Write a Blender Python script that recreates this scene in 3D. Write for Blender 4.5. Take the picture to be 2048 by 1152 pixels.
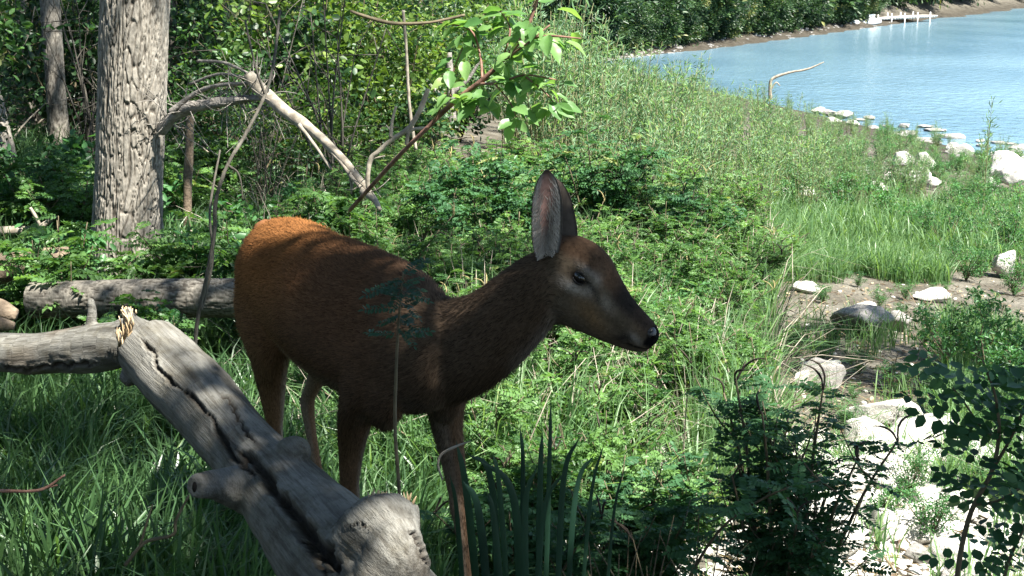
import bpy, math, random
import numpy as np

random.seed(7)
R = np.random.default_rng(7)
scene = bpy.context.scene
col = scene.collection
for _o in list(bpy.data.objects):
    bpy.data.objects.remove(_o)

# ------------------------------------------------------------------ camera
CAM_H = 1.45
FPX = 1024 / math.tan(math.radians(20))
PITCH = math.atan(636 / FPX)
cam_data = bpy.data.cameras.new('trail_camera')
cam_data.sensor_width = 36
cam_data.lens = 18 / math.tan(math.radians(20))
cam_data.clip_start = 0.05
cam_data.clip_end = 3000
cam = bpy.data.objects.new('trail_camera', cam_data)
cam.location = (0, 0, CAM_H)
cam.rotation_euler = (math.pi / 2 - PITCH, 0, 0)
col.objects.link(cam)
scene.camera = cam

# ------------------------------------------------------------------ light
SUN_EL = math.radians(58)
SUN_H = np.array([0.76, -0.65]); SUN_H /= np.linalg.norm(SUN_H)
SUN = np.array([SUN_H[0] * math.cos(SUN_EL), SUN_H[1] * math.cos(SUN_EL), math.sin(SUN_EL)])
world = bpy.data.worlds.new('World')
scene.world = world
world.use_nodes = True
wn = world.node_tree
wn.nodes.clear()
sky = wn.nodes.new('ShaderNodeTexSky')
sky.sky_type = 'NISHITA'
sky.sun_disc = False
sky.sun_elevation = SUN_EL
sky.sun_rotation = math.atan2(SUN_H[0], SUN_H[1])
sky.air_density = 1.0
sky.dust_density = 0.6
sky.ozone_density = 1.5
bg = wn.nodes.new('ShaderNodeBackground')
bg.inputs['Strength'].default_value = 0.066
wo = wn.nodes.new('ShaderNodeOutputWorld')
wn.links.new(sky.outputs[0], bg.inputs[0])
wn.links.new(bg.outputs[0], wo.inputs[0])
sun_l = bpy.data.lights.new('sun', 'SUN')
sun_l.energy = 5.0
sun_l.angle = math.radians(0.5)
sun_l.color = (1.0, 0.96, 0.88)
sun = bpy.data.objects.new('sun', sun_l)
from mathutils import Vector
sun.rotation_euler = Vector(SUN).to_track_quat('Z', 'Y').to_euler()
sun.location = (4, -4, 12)
col.objects.link(sun)
scene.view_settings.view_transform = 'Standard'
scene.view_settings.look = 'None'
scene.view_settings.exposure = 2.1
scene.view_settings.gamma = 1.0
scene.view_settings.use_curve_mapping = False
scene.cycles.max_bounces = 6
scene.cycles.diffuse_bounces = 4
scene.cycles.glossy_bounces = 2
scene.cycles.transmission_bounces = 4
scene.cycles.caustics_reflective = False
scene.cycles.caustics_refractive = False

# ------------------------------------------------------------------ helpers
def tag(o, label=None, cat=None, group=None, kind=None):
    if label: o['label'] = label
    if cat: o['category'] = cat
    if group: o['group'] = group
    if kind: o['kind'] = kind
    return o

_up = np.array([0, math.sin(PITCH), math.cos(PITCH)])
_fw = np.array([0, math.cos(PITCH), -math.sin(PITCH)])
def ray(px, py):
    return np.array([(px - 1024) / FPX, 0, 0]) + _up * ((576 - py) / FPX) + _fw
def W(px, py, Y):
    """point seen at photo pixel px, py lying Y metres in front of the camera"""
    d = ray(px, py)
    return np.array([0, 0, CAM_H]) + d * (Y / d[1])
def pix(p):
    q = np.asarray(p, float) - np.array([0, 0, CAM_H])
    z = q @ _fw
    return np.stack([1024 + q[..., 0] / z * FPX, 576 - (q @ _up) / z * FPX], -1)

def _hash(i, j, k, s):
    h = (i * 374761393 + j * 668265263 + k * 2147483647 + s * 1274126177) & 0xffffffff
    h = ((h ^ (h >> 13)) * 1274126177) & 0xffffffff
    h = h ^ (h >> 16)
    return (h & 0xffff) / 65535.0
def vnoise(p, s=0):
    """smooth value noise in -1..1 on (n,3) points"""
    p = np.asarray(p, float)
    i = np.floor(p).astype(np.int64)
    f = p - i
    f = f * f * (3 - 2 * f)
    r = 0
    for a in (0, 1):
        wa = f[:, 0] if a else 1 - f[:, 0]
        for b in (0, 1):
            wb = f[:, 1] if b else 1 - f[:, 1]
            for c in (0, 1):
                wc = f[:, 2] if c else 1 - f[:, 2]
                r = r + wa * wb * wc * _hash(i[:, 0] + a, i[:, 1] + b, i[:, 2] + c, s)
    return r * 2 - 1
def fbm(p, s=0, o=4, g=0.5):
    p = np.asarray(p, float); r = 0; a = 1.0; t = 0
    for k in range(o):
        r = r + a * vnoise(p * (2 ** k) + k * 7.3, s + k); t += a; a *= g
    return r / t
def sstep(a, b, x):
    t = np.clip((x - a) / (b - a), 0, 1)
    return t * t * (3 - 2 * t)
def nrm(v):
    v = np.asarray(v, float)
    return v / np.maximum(np.linalg.norm(v, axis=-1, keepdims=True), 1e-9)

class MB:
    """collects geometry; build() links it as one mesh object"""
    def __init__(s):
        s.V = []; s.F = []; s.A = []; s.C = []; s.M = []; s.n = 0
    def add(s, V, F, v=0.5, c=None, mat=0):
        V = np.asarray(V, float).reshape(-1, 3)
        Fs = F if isinstance(F, list) else [F]
        for f in Fs:
            f = np.asarray(f, np.int64)
            if len(f): s.F.append(f + s.n); s.M.append(np.full(len(f), mat, np.int32))
        s.V.append(V)
        s.A.append(np.broadcast_to(np.asarray(v, float), (len(V),)))
        s.C.append(np.broadcast_to(np.asarray(c if c is not None else (1, 1, 1), float), (len(V), 3)))
        s.n += len(V)
        return s
    def mesh(s, name, mats, smooth=True, colour=False):
        me = bpy.data.meshes.new(name)
        V = np.concatenate(s.V)
        me.vertices.add(len(V)); me.vertices.foreach_set('co', V.astype(np.float32).ravel())
        loops = np.concatenate([f.ravel() for f in s.F]).astype(np.int32)
        tot = np.concatenate([np.full(len(f), f.shape[1], np.int32) for f in s.F])
        start = np.concatenate([[0], np.cumsum(tot)[:-1]]).astype(np.int32)
        me.loops.add(len(loops)); me.loops.foreach_set('vertex_index', loops)
        me.polygons.add(len(tot)); me.polygons.foreach_set('loop_start', start)
        try: me.polygons.foreach_set('loop_total', tot)
        except Exception: pass
        mm = mats if isinstance(mats, (list, tuple)) else [mats]
        for m in mm: me.materials.append(m)
        if len(mm) > 1: me.polygons.foreach_set('material_index', np.concatenate(s.M))
        me.polygons.foreach_set('use_smooth', np.full(len(tot), smooth))
        at = me.attributes.new('v', 'FLOAT', 'POINT')
        at.data.foreach_set('value', np.concatenate(s.A).astype(np.float32))
        if colour:
            ca = me.attributes.new('col', 'FLOAT_COLOR', 'POINT')
            c = np.concatenate(s.C); c = np.concatenate([c, np.ones((len(c), 1))], 1)
            ca.data.foreach_set('color', c.astype(np.float32).ravel())
        me.update(calc_edges=True); me.validate()
        return me
    def build(s, name, mats, parent=None, smooth=True, colour=False, kind=None, loc=None):
        o = bpy.data.objects.new(name, s.mesh(name, mats, smooth, colour))
        col.objects.link(o)
        if parent is not None: o.parent = parent
        if loc is not None: o.location = loc
        if kind: o['kind'] = kind
        return o

def empty(name, loc=(0, 0, 0), rz=0, s=1):
    o = bpy.data.objects.new(name, None)
    o.empty_display_size = 0.1
    o.location = loc; o.rotation_euler = (0, 0, rz); o.scale = (s, s, s)
    col.objects.link(o)
    return o
def child(name, me, parent, loc=(0, 0, 0), rot=(0, 0, 0), s=1.0):
    o = bpy.data.objects.new(name, me); col.objects.link(o); o.parent = parent
    o.location = loc; o.rotation_euler = rot
    o.scale = (s, s, s) if not hasattr(s, '__len__') else s
    return o
def copy_tree(o, parent=None):
    c = o.copy(); col.objects.link(c)
    if parent is not None: c.parent = parent
    for ch in o.children: copy_tree(ch, c)
    return c
_used = set()
def place(proto, loc, rz, s=1.0, label=None, group=None, tilt=(0, 0)):
    """first use moves the prototype itself, later ones copy it with its parts"""
    if proto.name in _used: o = copy_tree(proto)
    else: _used.add(proto.name); o = proto
    o.location = loc; o.rotation_euler = (tilt[0], tilt[1], rz)
    o.scale = (s, s, s) if not hasattr(s, '__len__') else s
    if label: o['label'] = label
    if group: o['group'] = group
    return o

def basis(d, n):
    """(k,3,3) matrices with columns d, side, normal"""
    d = nrm(d); y = nrm(np.cross(n, d)); z = np.cross(d, y)
    return np.stack([d, y, z], -1)
def stamp(mb, tpl, M, P, v, mat=0, c=None):
    tv, tf = tpl
    n = len(P)
    if n == 0: return
    V = np.einsum('nij,kj->nki', M, tv) + P[:, None, :]
    Fs = []
    for f in tf:
        f = np.asarray(f)
        Fs.append((f[None] + (np.arange(n) * len(tv))[:, None, None]).reshape(-1, f.shape[1]))
    cc = None if c is None else np.repeat(c, len(tv), 0)
    mb.add(V.reshape(-1, 3), Fs, np.repeat(v, len(tv)), cc, mat)

def curve(pts, n):
    """Catmull-Rom through control rows, n samples"""
    P = np.asarray(pts, float)
    P = np.concatenate([[2 * P[0] - P[1]], P, [2 * P[-1] - P[-2]]])
    k = len(P) - 3
    t = np.linspace(0, k - 1e-6, n); i = t.astype(int); f = (t - i)[:, None]
    a, b, c, d = P[i], P[i + 1], P[i + 2], P[i + 3]
    return 0.5 * ((2 * b) + (c - a) * f + (2 * a - 5 * b + 4 * c - d) * f ** 2 + (3 * b - a - 3 * c + d) * f ** 3)

def tube(mb, pts, rad, sides=6, v=0.5, mat=0, n=None, rough=0.0, seed=0, c=None):
    pts = np.asarray(pts, float); rad = np.broadcast_to(np.asarray(rad, float), (len(pts),))
    if n:
        q = curve(np.concatenate([pts, rad[:, None]], 1), n); pts = q[:, :3]; rad = q[:, 3]
    T = nrm(np.gradient(pts, axis=0))
    ref = np.array([0.31, 0.17, 0.93]) if abs(T[0, 2]) < 0.9 else np.array([0.98, 0.1, 0.1])
    A = np.zeros_like(T); a = ref
    for i in range(len(T)):
        a = a - T[i] * (a @ T[i]); a = a / (np.linalg.norm(a) + 1e-9); A[i] = a
    B = np.cross(T, A)
    th = np.linspace(0, 2 * math.pi, sides, endpoint=False)
    Rr = rad[:, None] * np.ones(sides)
    if rough:
        s = np.concatenate([[0], np.cumsum(np.linalg.norm(np.diff(pts, axis=0), axis=1))])
        q = np.stack([np.cos(th)[None] * 1.2 + 0 * s[:, None], np.sin(th)[None] * 1.2 + 0 * s[:, None], (s / max(rad.max(), .004) * 0.35)[:, None] + 0 * th[None]], -1).reshape(-1, 3)
        Rr = Rr * (1 + rough * fbm(q, seed, 3).reshape(Rr.shape))
    V = pts[:, None] + Rr[..., None] * (np.cos(th)[None, :, None] * A[:, None] + np.sin(th)[None, :, None] * B[:, None])
    m = len(pts)
    i = np.arange(m - 1)[:, None] * sides; j = np.arange(sides)[None]; j2 = (j + 1) % sides
    F = np.stack([i + j, i + j2, i + sides + j2, i + sides + j], -1).reshape(-1, 4)
    V = V.reshape(-1, 3)
    V = np.concatenate([V, pts[:1], pts[-1:]])
    k = m * sides
    jj = np.arange(sides); j3 = (jj + 1) % sides
    c0 = np.stack([np.full(sides, k), j3, jj], -1)
    c1 = np.stack([np.full(sides, k + 1), (m - 1) * sides + jj, (m - 1) * sides + j3], -1)
    mb.add(V, [F, np.concatenate([c0, c1])], v, c, mat)
    return pts

# ------------------------------------------------------------------ materials
def newmat(name):
    m = bpy.data.materials.new(name); m.use_nodes = True
    nt = m.node_tree; nt.nodes.clear()
    out = nt.nodes.new('ShaderNodeOutputMaterial')
    return m, nt, out
def N(nt, t, **kw):
    n = nt.nodes.new(t)
    for k, v in kw.items():
        if k.startswith('i_'): n.inputs[k[2:].replace('_', ' ')].default_value = v
        else: setattr(n, k, v)
    return n
def ramp(nt, stops):
    r = nt.nodes.new('ShaderNodeValToRGB'); e = r.color_ramp.elements
    while len(e) < len(stops): e.new(0.5)
    for el, (p, c) in zip(e, stops):
        el.position = p; el.color = (*c, 1) if len(c) == 3 else c
    return r
def L(nt, a, b): nt.links.new(a, b)

def leaf_mat(name, dark, light, trans=0.35, rough=0.42, spec=0.35, obj_var=0.25, patch=0.0):
    m, nt, out = newmat(name)
    at = N(nt, 'ShaderNodeAttribute', attribute_name='v')
    oi = N(nt, 'ShaderNodeObjectInfo')
    geo = N(nt, 'ShaderNodeNewGeometry')
    nz = N(nt, 'ShaderNodeTexNoise'); nz.inputs['Scale'].default_value = 1.3; nz.inputs['Detail'].default_value = 2
    L(nt, geo.outputs['Position'], nz.inputs['Vector'])
    m1 = N(nt, 'ShaderNodeMath', operation='MULTIPLY_ADD'); m1.inputs[1].default_value = obj_var
    L(nt, oi.outputs['Random'], m1.inputs[0]); L(nt, at.outputs['Fac'], m1.inputs[2])
    m2 = N(nt, 'ShaderNodeMath', operation='MULTIPLY_ADD'); m2.inputs[1].default_value = 0.5
    L(nt, nz.outputs[0], m2.inputs[0]); L(nt, m1.outputs[0], m2.inputs[2])
    m3 = N(nt, 'ShaderNodeMath', operation='SUBTRACT'); m3.inputs[1].default_value = 0.25 + obj_var / 2
    L(nt, m2.outputs[0], m3.inputs[0])
    dead = tuple(0.5 * a + 0.5 * b for a, b in zip(light, (0.30, 0.26, 0.10)))
    r = ramp(nt, [(0.0, dark), (0.55, tuple((a + b) / 2 for a, b in zip(dark, light))), (0.9, light), (1.0, dead)])
    L(nt, m3.outputs[0], r.inputs[0])
    p = N(nt, 'ShaderNodeBsdfPrincipled'); p.inputs['Roughness'].default_value = rough
    p.inputs['Specular IOR Level'].default_value = spec
    L(nt, r.outputs[0], p.inputs['Base Color'])
    t = N(nt, 'ShaderNodeBsdfTranslucent')
    hs = N(nt, 'ShaderNodeMixRGB', blend_type='MULTIPLY'); hs.inputs[0].default_value = 1
    hs.inputs[2].default_value = (1.5, 1.55, 0.7, 1)
    L(nt, r.outputs[0], hs.inputs[1]); L(nt, hs.outputs[0], t.inputs[0])
    mx = N(nt, 'ShaderNodeMixShader'); mx.inputs[0].default_value = trans
    L(nt, p.outputs[0], mx.inputs[1]); L(nt, t.outputs[0], mx.inputs[2]); L(nt, mx.outputs[0], out.inputs[0])
    return m

def rough_mat(name, stops, scale=8.0, stretch=(1, 1, 1), rough=0.85, bump=0.4, bscale=30.0, bdist=0.01, coord='Object', spec=0.25, fine=None, detail=6):
    m, nt, out = newmat(name)
    tc = N(nt, 'ShaderNodeTexCoord')
    mp = N(nt, 'ShaderNodeMapping'); mp.inputs['Scale'].default_value = stretch
    L(nt, tc.outputs[coord], mp.inputs[0])
    nz = N(nt, 'ShaderNodeTexNoise'); nz.inputs['Scale'].default_value = scale; nz.inputs['Detail'].default_value = detail
    nz.inputs['Roughness'].default_value = 0.65
    L(nt, mp.outputs[0], nz.inputs['Vector'])
    r = ramp(nt, stops); L(nt, nz.outputs[0], r.inputs[0])
    n2 = N(nt, 'ShaderNodeTexNoise'); n2.inputs['Scale'].default_value = bscale; n2.inputs['Detail'].default_value = 5
    L(nt, mp.outputs[0], n2.inputs['Vector'])
    mul = N(nt, 'ShaderNodeMixRGB', blend_type='MULTIPLY'); mul.inputs[0].default_value = 0.7
    r2 = ramp(nt, [(0.3, (0.55, 0.55, 0.55)), (0.7, (1.25, 1.25, 1.25))])
    L(nt, n2.outputs[0], r2.inputs[0]); L(nt, r.outputs[0], mul.inputs[1]); L(nt, r2.outputs[0], mul.inputs[2])
    p = N(nt, 'ShaderNodeBsdfPrincipled'); p.inputs['Roughness'].default_value = rough
    p.inputs['Specular IOR Level'].default_value = spec
    L(nt, mul.outputs[0], p.inputs['Base Color'])
    b = N(nt, 'ShaderNodeBump'); b.inputs['Strength'].default_value = bump; b.inputs['Distance'].default_value = bdist
    L(nt, n2.outputs[0], b.inputs['Height']); L(nt, b.outputs[0], p.inputs['Normal'])
    L(nt, p.outputs[0], out.inputs[0])
    return m

def plain(name, c, rough=0.6, spec=0.4, metal=0.0):
    m, nt, out = newmat(name)
    p = N(nt, 'ShaderNodeBsdfPrincipled')
    p.inputs['Base Color'].default_value = (*c, 1); p.inputs['Roughness'].default_value = rough
    p.inputs['Specular IOR Level'].default_value = spec; p.inputs['Metallic'].default_value = metal
    L(nt, p.outputs[0], out.inputs[0])
    return m

def attr_mat(name, rough=0.75, spec=0.2, nscale=60, namt=0.35, bump=0.0, sheen=0.0, stretch=(1, 1, 1)):
    m, nt, out = newmat(name)
    at = N(nt, 'ShaderNodeAttribute', attribute_name='col')
    tc = N(nt, 'ShaderNodeTexCoord')
    mp = N(nt, 'ShaderNodeMapping'); mp.inputs['Scale'].default_value = stretch
    L(nt, tc.outputs['Object'], mp.inputs[0])
    nz = N(nt, 'ShaderNodeTexNoise'); nz.inputs['Scale'].default_value = nscale; nz.inputs['Detail'].default_value = 4
    L(nt, mp.outputs[0], nz.inputs['Vector'])
    r2 = ramp(nt, [(0.25, (1 - namt,) * 3), (0.75, (1 + namt,) * 3)])
    L(nt, nz.outputs[0], r2.inputs[0])
    mul = N(nt, 'ShaderNodeMixRGB', blend_type='MULTIPLY'); mul.inputs[0].default_value = 1
    L(nt, at.outputs['Color'], mul.inputs[1]); L(nt, r2.outputs[0], mul.inputs[2])
    p = N(nt, 'ShaderNodeBsdfPrincipled'); p.inputs['Roughness'].default_value = rough
    p.inputs['Specular IOR Level'].default_value = spec
    p.inputs['Sheen Weight'].default_value = sheen
    L(nt, mul.outputs[0], p.inputs['Base Color'])
    if bump:
        b = N(nt, 'ShaderNodeBump'); b.inputs['Strength'].default_value = bump; b.inputs['Distance'].default_value = 0.004
        L(nt, nz.outputs[0], b.inputs['Height']); L(nt, b.outputs[0], p.inputs['Normal'])
    L(nt, p.outputs[0], out.inputs[0])
    return m

M = {}
M['indigo'] = leaf_mat('indigo_bush_leaf', (0.018, 0.062, 0.018), (0.15, 0.275, 0.085), 0.42, rough=.42, spec=.32, obj_var=.45)
M['indigo_dark'] = leaf_mat('foreground_leaf', (0.018, 0.060, 0.026), (0.070, 0.165, 0.066), 0.30, rough=0.5, spec=.2)  # darker indigo copy; the foreground's shade is put into its colour
M['willow'] = leaf_mat('willow_leaf', (0.060, 0.125, 0.062), (0.22, 0.36, 0.19), 0.42)
M['broad'] = leaf_mat('broad_leaf', (0.022, 0.070, 0.026), (0.10, 0.25, 0.085), 0.40, obj_var=.4)
M['under'] = leaf_mat('understory_leaf', (0.012, 0.040, 0.015), (0.10, 0.21, 0.06), 0.40)
M['canopy'] = leaf_mat('canopy_leaf', (0.020, 0.05, 0.014), (0.07, 0.14, 0.035), 0.22)
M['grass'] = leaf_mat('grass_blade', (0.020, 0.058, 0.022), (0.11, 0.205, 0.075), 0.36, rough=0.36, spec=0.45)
M['grass_lit'] = leaf_mat('meadow_grass', (0.050, 0.125, 0.045), (0.22, 0.33, 0.15), 0.42)  # lighter copy of the grass; sunlight is put into its colour
M['sedge'] = leaf_mat('sword_leaf', (0.010, 0.034, 0.022), (0.028, 0.075, 0.042), 0.15, rough=0.4, spec=0.4)
M['sapling_leaf'] = leaf_mat('sapling_leaf', (0.012, 0.040, 0.024), (0.035, 0.095, 0.055), 0.3, rough=0.5)
M['far'] = leaf_mat('far_tree_leaf', (0.008, 0.026, 0.013), (0.065, 0.125, 0.045), 0.25, obj_var=.7)
M['stem'] = rough_mat('green_brown_stem', [(0.3, (0.07, 0.06, 0.035)), (0.7, (0.16, 0.13, 0.08))], 20, rough=0.7)
M['stem_pale'] = rough_mat('pale_dry_stem', [(0.3, (0.17, 0.145, 0.11)), (0.7, (0.36, 0.32, 0.26))], 20, rough=0.8)
M['stem_green'] = rough_mat('willow_stem', [(0.3, (0.12, 0.13, 0.06)), (0.7, (0.25, 0.24, 0.13))], 20, rough=0.7)
M['catkin'] = rough_mat('dark_seed_spike', [(0.3, (0.025, 0.020, 0.018)), (0.7, (0.07, 0.055, 0.04))], 60, rough=0.9)
M['catkin_dry'] = rough_mat('dry_seed_spike', [(0.3, (0.16, 0.13, 0.06)), (0.7, (0.30, 0.26, 0.12))], 60, rough=0.9)
M['under_b'] = leaf_mat('understory_leaf_yellow', (0.030, 0.070, 0.014), (0.16, 0.25, 0.05), 0.42, obj_var=.4)
M['under_c'] = leaf_mat('understory_leaf_dark', (0.010, 0.030, 0.012), (0.045, 0.105, 0.035), 0.35, obj_var=.4)
M['bark'] = attr_mat('furrowed_bark', 0.9, 0.1, 70, 0.5, 1.0, stretch=(1, 1, 0.5))
M['bark_dark'] = rough_mat('dark_bark', [(0.3, (0.045, 0.04, 0.032)), (0.7, (0.12, 0.11, 0.09))], 14, (1, 1, 0.2), 0.9, 0.8, 50, 0.02)
M['dead'] = attr_mat('weathered_wood', 0.75, 0.2, 24, 0.38, 0.6, stretch=(1, 1, 1))
M['deadwood'] = rough_mat('grey_dead_wood', [(0.3, (0.11, 0.10, 0.088)), (0.7, (0.30, 0.275, 0.245))], 30, rough=0.8, bump=0.6, bscale=90)
M['deadbrown'] = rough_mat('brown_dead_wood', [(0.3, (0.09, 0.065, 0.045)), (0.7, (0.22, 0.17, 0.12))], 20, rough=0.85, bump=0.6, bscale=70)
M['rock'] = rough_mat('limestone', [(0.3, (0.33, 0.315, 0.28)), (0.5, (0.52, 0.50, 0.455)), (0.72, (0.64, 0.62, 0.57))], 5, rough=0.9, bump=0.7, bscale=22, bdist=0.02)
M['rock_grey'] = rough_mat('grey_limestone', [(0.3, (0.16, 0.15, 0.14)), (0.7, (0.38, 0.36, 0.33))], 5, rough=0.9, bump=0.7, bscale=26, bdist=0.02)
# ------------------------------------------------------------------ the deer
def loft(mb, S, sides=28, n=None):
    """S rows: centre(3), lateral(3), up(3), half width, half height, egg"""
    S = np.array([np.concatenate([np.asarray(a, float).ravel() for a in r]) for r in S])
    if n: S = curve(S, n)
    c, a, b = S[:, 0:3], nrm(S[:, 3:6]), nrm(S[:, 6:9])
    hw, hh, egg = np.maximum(S[:, 9], .002), np.maximum(S[:, 10], .002), S[:, 11]
    th = np.linspace(0, 2 * math.pi, sides, endpoint=False)
    ct, st = np.cos(th), np.sin(th)
    ws = hw[:, None] * ct[None] * (1 - egg[:, None] * st[None])
    hs = hh[:, None] * st[None] * np.ones_like(ws)
    V = c[:, None] + ws[..., None] * a[:, None] + hs[..., None] * b[:, None]
    m = len(S); V = np.concatenate([V.reshape(-1, 3), c[:1], c[-1:]])
    i = np.arange(m - 1)[:, None] * sides; j = np.arange(sides)[None]; j2 = (j + 1) % sides
    F = np.stack([i + j, i + j2, i + sides + j2, i + sides + j], -1).reshape(-1, 4)
    k = m * sides; jj = np.arange(sides); j3 = (jj + 1) % sides
    C = np.concatenate([np.stack([np.full(sides, k), j3, jj], -1), np.stack([np.full(sides, k + 1), (m - 1) * sides + jj, (m - 1) * sides + j3], -1)])
    mb.add(V, [F, C])

def remesh(mb, voxel, smooth=4):
    """fuse overlapping closed shapes into one continuous surface"""
    me = mb.mesh('tmp', M['rock'])
    o = bpy.data.objects.new('tmp', me); col.objects.link(o)
    md = o.modifiers.new('r', 'REMESH'); md.mode = 'VOXEL'; md.voxel_size = voxel
    dg = bpy.context.evaluated_depsgraph_get()
    e = bpy.data.meshes.new_from_object(o.evaluated_get(dg))
    n = len(e.vertices); V = np.empty(n * 3, np.float32); e.vertices.foreach_get('co', V); V = V.reshape(-1, 3).astype(float)
    E = np.empty(len(e.edges) * 2, np.int32); e.edges.foreach_get('vertices', E); E = E.reshape(-1, 2)
    L_ = np.empty(len(e.loops), np.int32); e.loops.foreach_get('vertex_index', L_)
    F = L_.reshape(-1, 4) if len(L_) == 4 * len(e.polygons) else np.array([list(p.vertices) for p in e.polygons])
    deg = np.bincount(E.ravel(), minlength=n)[:, None]
    for k in range(smooth):
        for lam in (0.6, -0.52) if k < smooth - 1 else (0.5, -0.2):
            S = np.zeros_like(V)
            for ax in range(3):
                S[:, ax] = np.bincount(E[:, 0], V[E[:, 1], ax], n) + np.bincount(E[:, 1], V[E[:, 0], ax], n)
            V = V + lam * (S / deg - V)
    bpy.data.objects.remove(o); bpy.data.meshes.remove(e)
    return V, F
def vnormals(V, F):
    fn = np.cross(V[F[:, 2]] - V[F[:, 0]], V[F[:, 3]] - V[F[:, 1]])
    n = np.zeros_like(V)
    for k in range(4): 
        for ax in range(3): n[:, ax] += np.bincount(F[:, k], fn[:, ax], len(V))
    return nrm(n)

DR = np.array([-0.245, 2.97, 0.0])                       # ground point under the shoulders
DF = np.array([0.49, -0.872, 0]); DF /= np.linalg.norm(DF)
DL = np.array([-DF[1], DF[0], 0]); UP = np.array([0, 0, 1.0])
def D(a, b, z): return DR + DF * a + DL * b + UP * z

db = MB()
# trunk: a, centre z, half height, half width, egg
T = [(-.815, .715, .045, .045, 0), (-.80, .71, .085, .075, 0), (-.755, .69, .122, .115, .05), (-.68, .682, .145, .138, .05),
     (-.58, .672, .158, .142, .05), (-.46, .664, .164, .140, .10), (-.32, .662, .170, .150, .12), (-.18, .664, .170, .148, .16),
     (-.06, .670, .166, .132, .22), (.04, .672, .158, .115, .22), (.12, .665, .135, .095, .1), (.18, .655, .09, .07, 0), (.205, .65, .04, .035, 0)]
loft(db, [(D(a, 0, z), DL, UP, hw, hh, e) for a, z, hh, hw, e in T], 36, 60)
# haunches
def lump(c, r, tilt=0):
    th = np.linspace(-math.pi / 2, math.pi / 2, 9)
    loft(db, [(c + UP * r[2] * math.sin(t) + DF * tilt * math.sin(t), DL, DF, r[1] * max(math.cos(t), .05), r[0] * max(math.cos(t), .05), 0) for t in th], 20)
lump(D(-.66, -.065, .61), (.125, .080, .17)); lump(D(-.70, .065, .61), (.125, .080, .17))
lump(D(.015, -.066, .635), (.115, .050, .155), -.03); lump(D(.04, .066, .635), (.11, .050, .15), -.03)
# legs: a, b, z, radius along, radius across
def leg(P):
    rows = []
    for a, b, z, r1, r2 in P: rows.append((D(a, b, z), DL, DF, r2, r1, 0))
    loft(db, rows, 20, 46)
FR = [(.02, -.075, .66, .085, .045), (-.01, -.080, .56, .078, .046), (-.05, -.088, .48, .050, .038), (-.07, -.092, .40, .032, .028), (-.08, -.094, .32, .024, .022),
      (-.080, -.094, .29, .025, .023), (-.085, -.094, .25, .018, .017), (-.092, -.094, .15, .014, .014), (-.092, -.094, .105, .018, .016), (-.077, -.094, .07, .014, .015), (-.059, -.094, .045, .018, .018)]
FL = [(.06, .080, .66, .080, .045), (.05, .085, .56, .066, .046), (.045, .088, .48, .044, .036), (.07, .09, .40, .031, .028), (.10, .09, .32, .024, .023),
      (.107, .09, .29, .025, .024), (.115, .09, .25, .018, .017), (.135, .09, .15, .014, .014), (.14, .09, .105, .018, .016), (.155, .09, .07, .014, .015), (.175, .09, .045, .018, .018)]
HR = [(-.64, -.08, .66, .10, .06), (-.60, -.095, .57, .105, .055), (-.575, -.10, .50, .078, .045), (-.57, -.098, .43, .048, .036), (-.57, -.094, .36, .030, .026),
      (-.578, -.09, .30, .027, .019), (-.572, -.09, .265, .025, .019), (-.555, -.09, .22, .018, .016), (-.53, -.09, .13, .015, .014), (-.52, -.09, .095, .018, .016), (-.50, -.09, .065, .014, .015), (-.485, -.09, .04, .018, .018)]
HL = [(-.70, .08, .66, .10, .06), (-.665, .095, .57, .10, .055), (-.665, .10, .50, .078, .045), (-.70, .098, .43, .048, .036), (-.755, .094, .36, .032, .026),
      (-.80, .09, .31, .029, .019), (-.815, .09, .28, .027, .019), (-.805, .09, .23, .019, .016), (-.765, .09, .13, .015, .014), (-.75, .09, .095, .018, .016), (-.73, .09, .065, .014, .015), (-.715, .09, .04, .018, .018)]
for P_ in (FR, FL, HR, HL): leg(P_)
# neck, from inside the chest up to the head: px, py, Y, half height, half width
NK = [(800, 670, 2.99, .13, .09), (850, 690, 2.93, .125, .088), (905, 698, 2.87, .112, .078), (955, 680, 2.83, .098, .066), (1005, 645, 2.805, .086, .056),
      (1050, 602, 2.80, .078, .050), (1080, 574, 2.80, .072, .048), (1105, 560, 2.80, .066, .046), (1130, 556, 2.80, .052, .040), (1146, 556, 2.80, .03, .03)]
rows = []
nk = np.array([W(a, b, y) for a, b, y, _, _ in NK])
nt_ = nrm(np.gradient(nk, axis=0))
for i, r in enumerate(NK):
    t = nt_[i]; lat = nrm(np.cross(UP, t)); up = np.cross(t, lat)
    rows.append((nk[i], lat, up, r[4], r[3], .12))
loft(db, rows, 30, 44)
# head: top pixel, bottom pixel, half width
HD = [((1080, 492), (1072, 590), .030, 0), ((1104, 476), (1086, 622), .045, 0), ((1150, 470), (1108, 643), .058, 0), ((1190, 486), (1128, 650), .060, -.05), ((1220, 514), (1156, 661), .055, -.05),
      ((1240, 552), (1186, 674), .043, .05), ((1262, 590), (1213, 685), .034, .1), ((1284, 617), (1240, 695), .029, .1), ((1302, 637), (1262, 702), .028, .0),
      ((1313, 651), (1285, 704), .025, 0), ((1319, 664), (1304, 698), .017, 0), ((1320, 671), (1311, 690), .008, 0)]
hax = []
rows = []
for k, (a, b, w, e) in enumerate(HD):
    Y = 2.815 - .055 * k / 11
    ta, tb = W(*a, Y), W(*b, Y)
    c = (ta + tb) / 2; hax.append(c)
    rows.append([c, None, nrm(ta - tb), w, np.linalg.norm(ta - tb) / 2, e])
hax = np.array(hax); HF = nrm(hax[-1] - hax[2]); 
for r in rows: r[1] = nrm(np.cross(r[2], HF)) * -1
loft(db, rows, 30, 44)
HLAT = nrm(np.cross(UP, HF)); HUP = nrm(np.cross(HF, HLAT)); H0 = hax[2]
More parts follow.
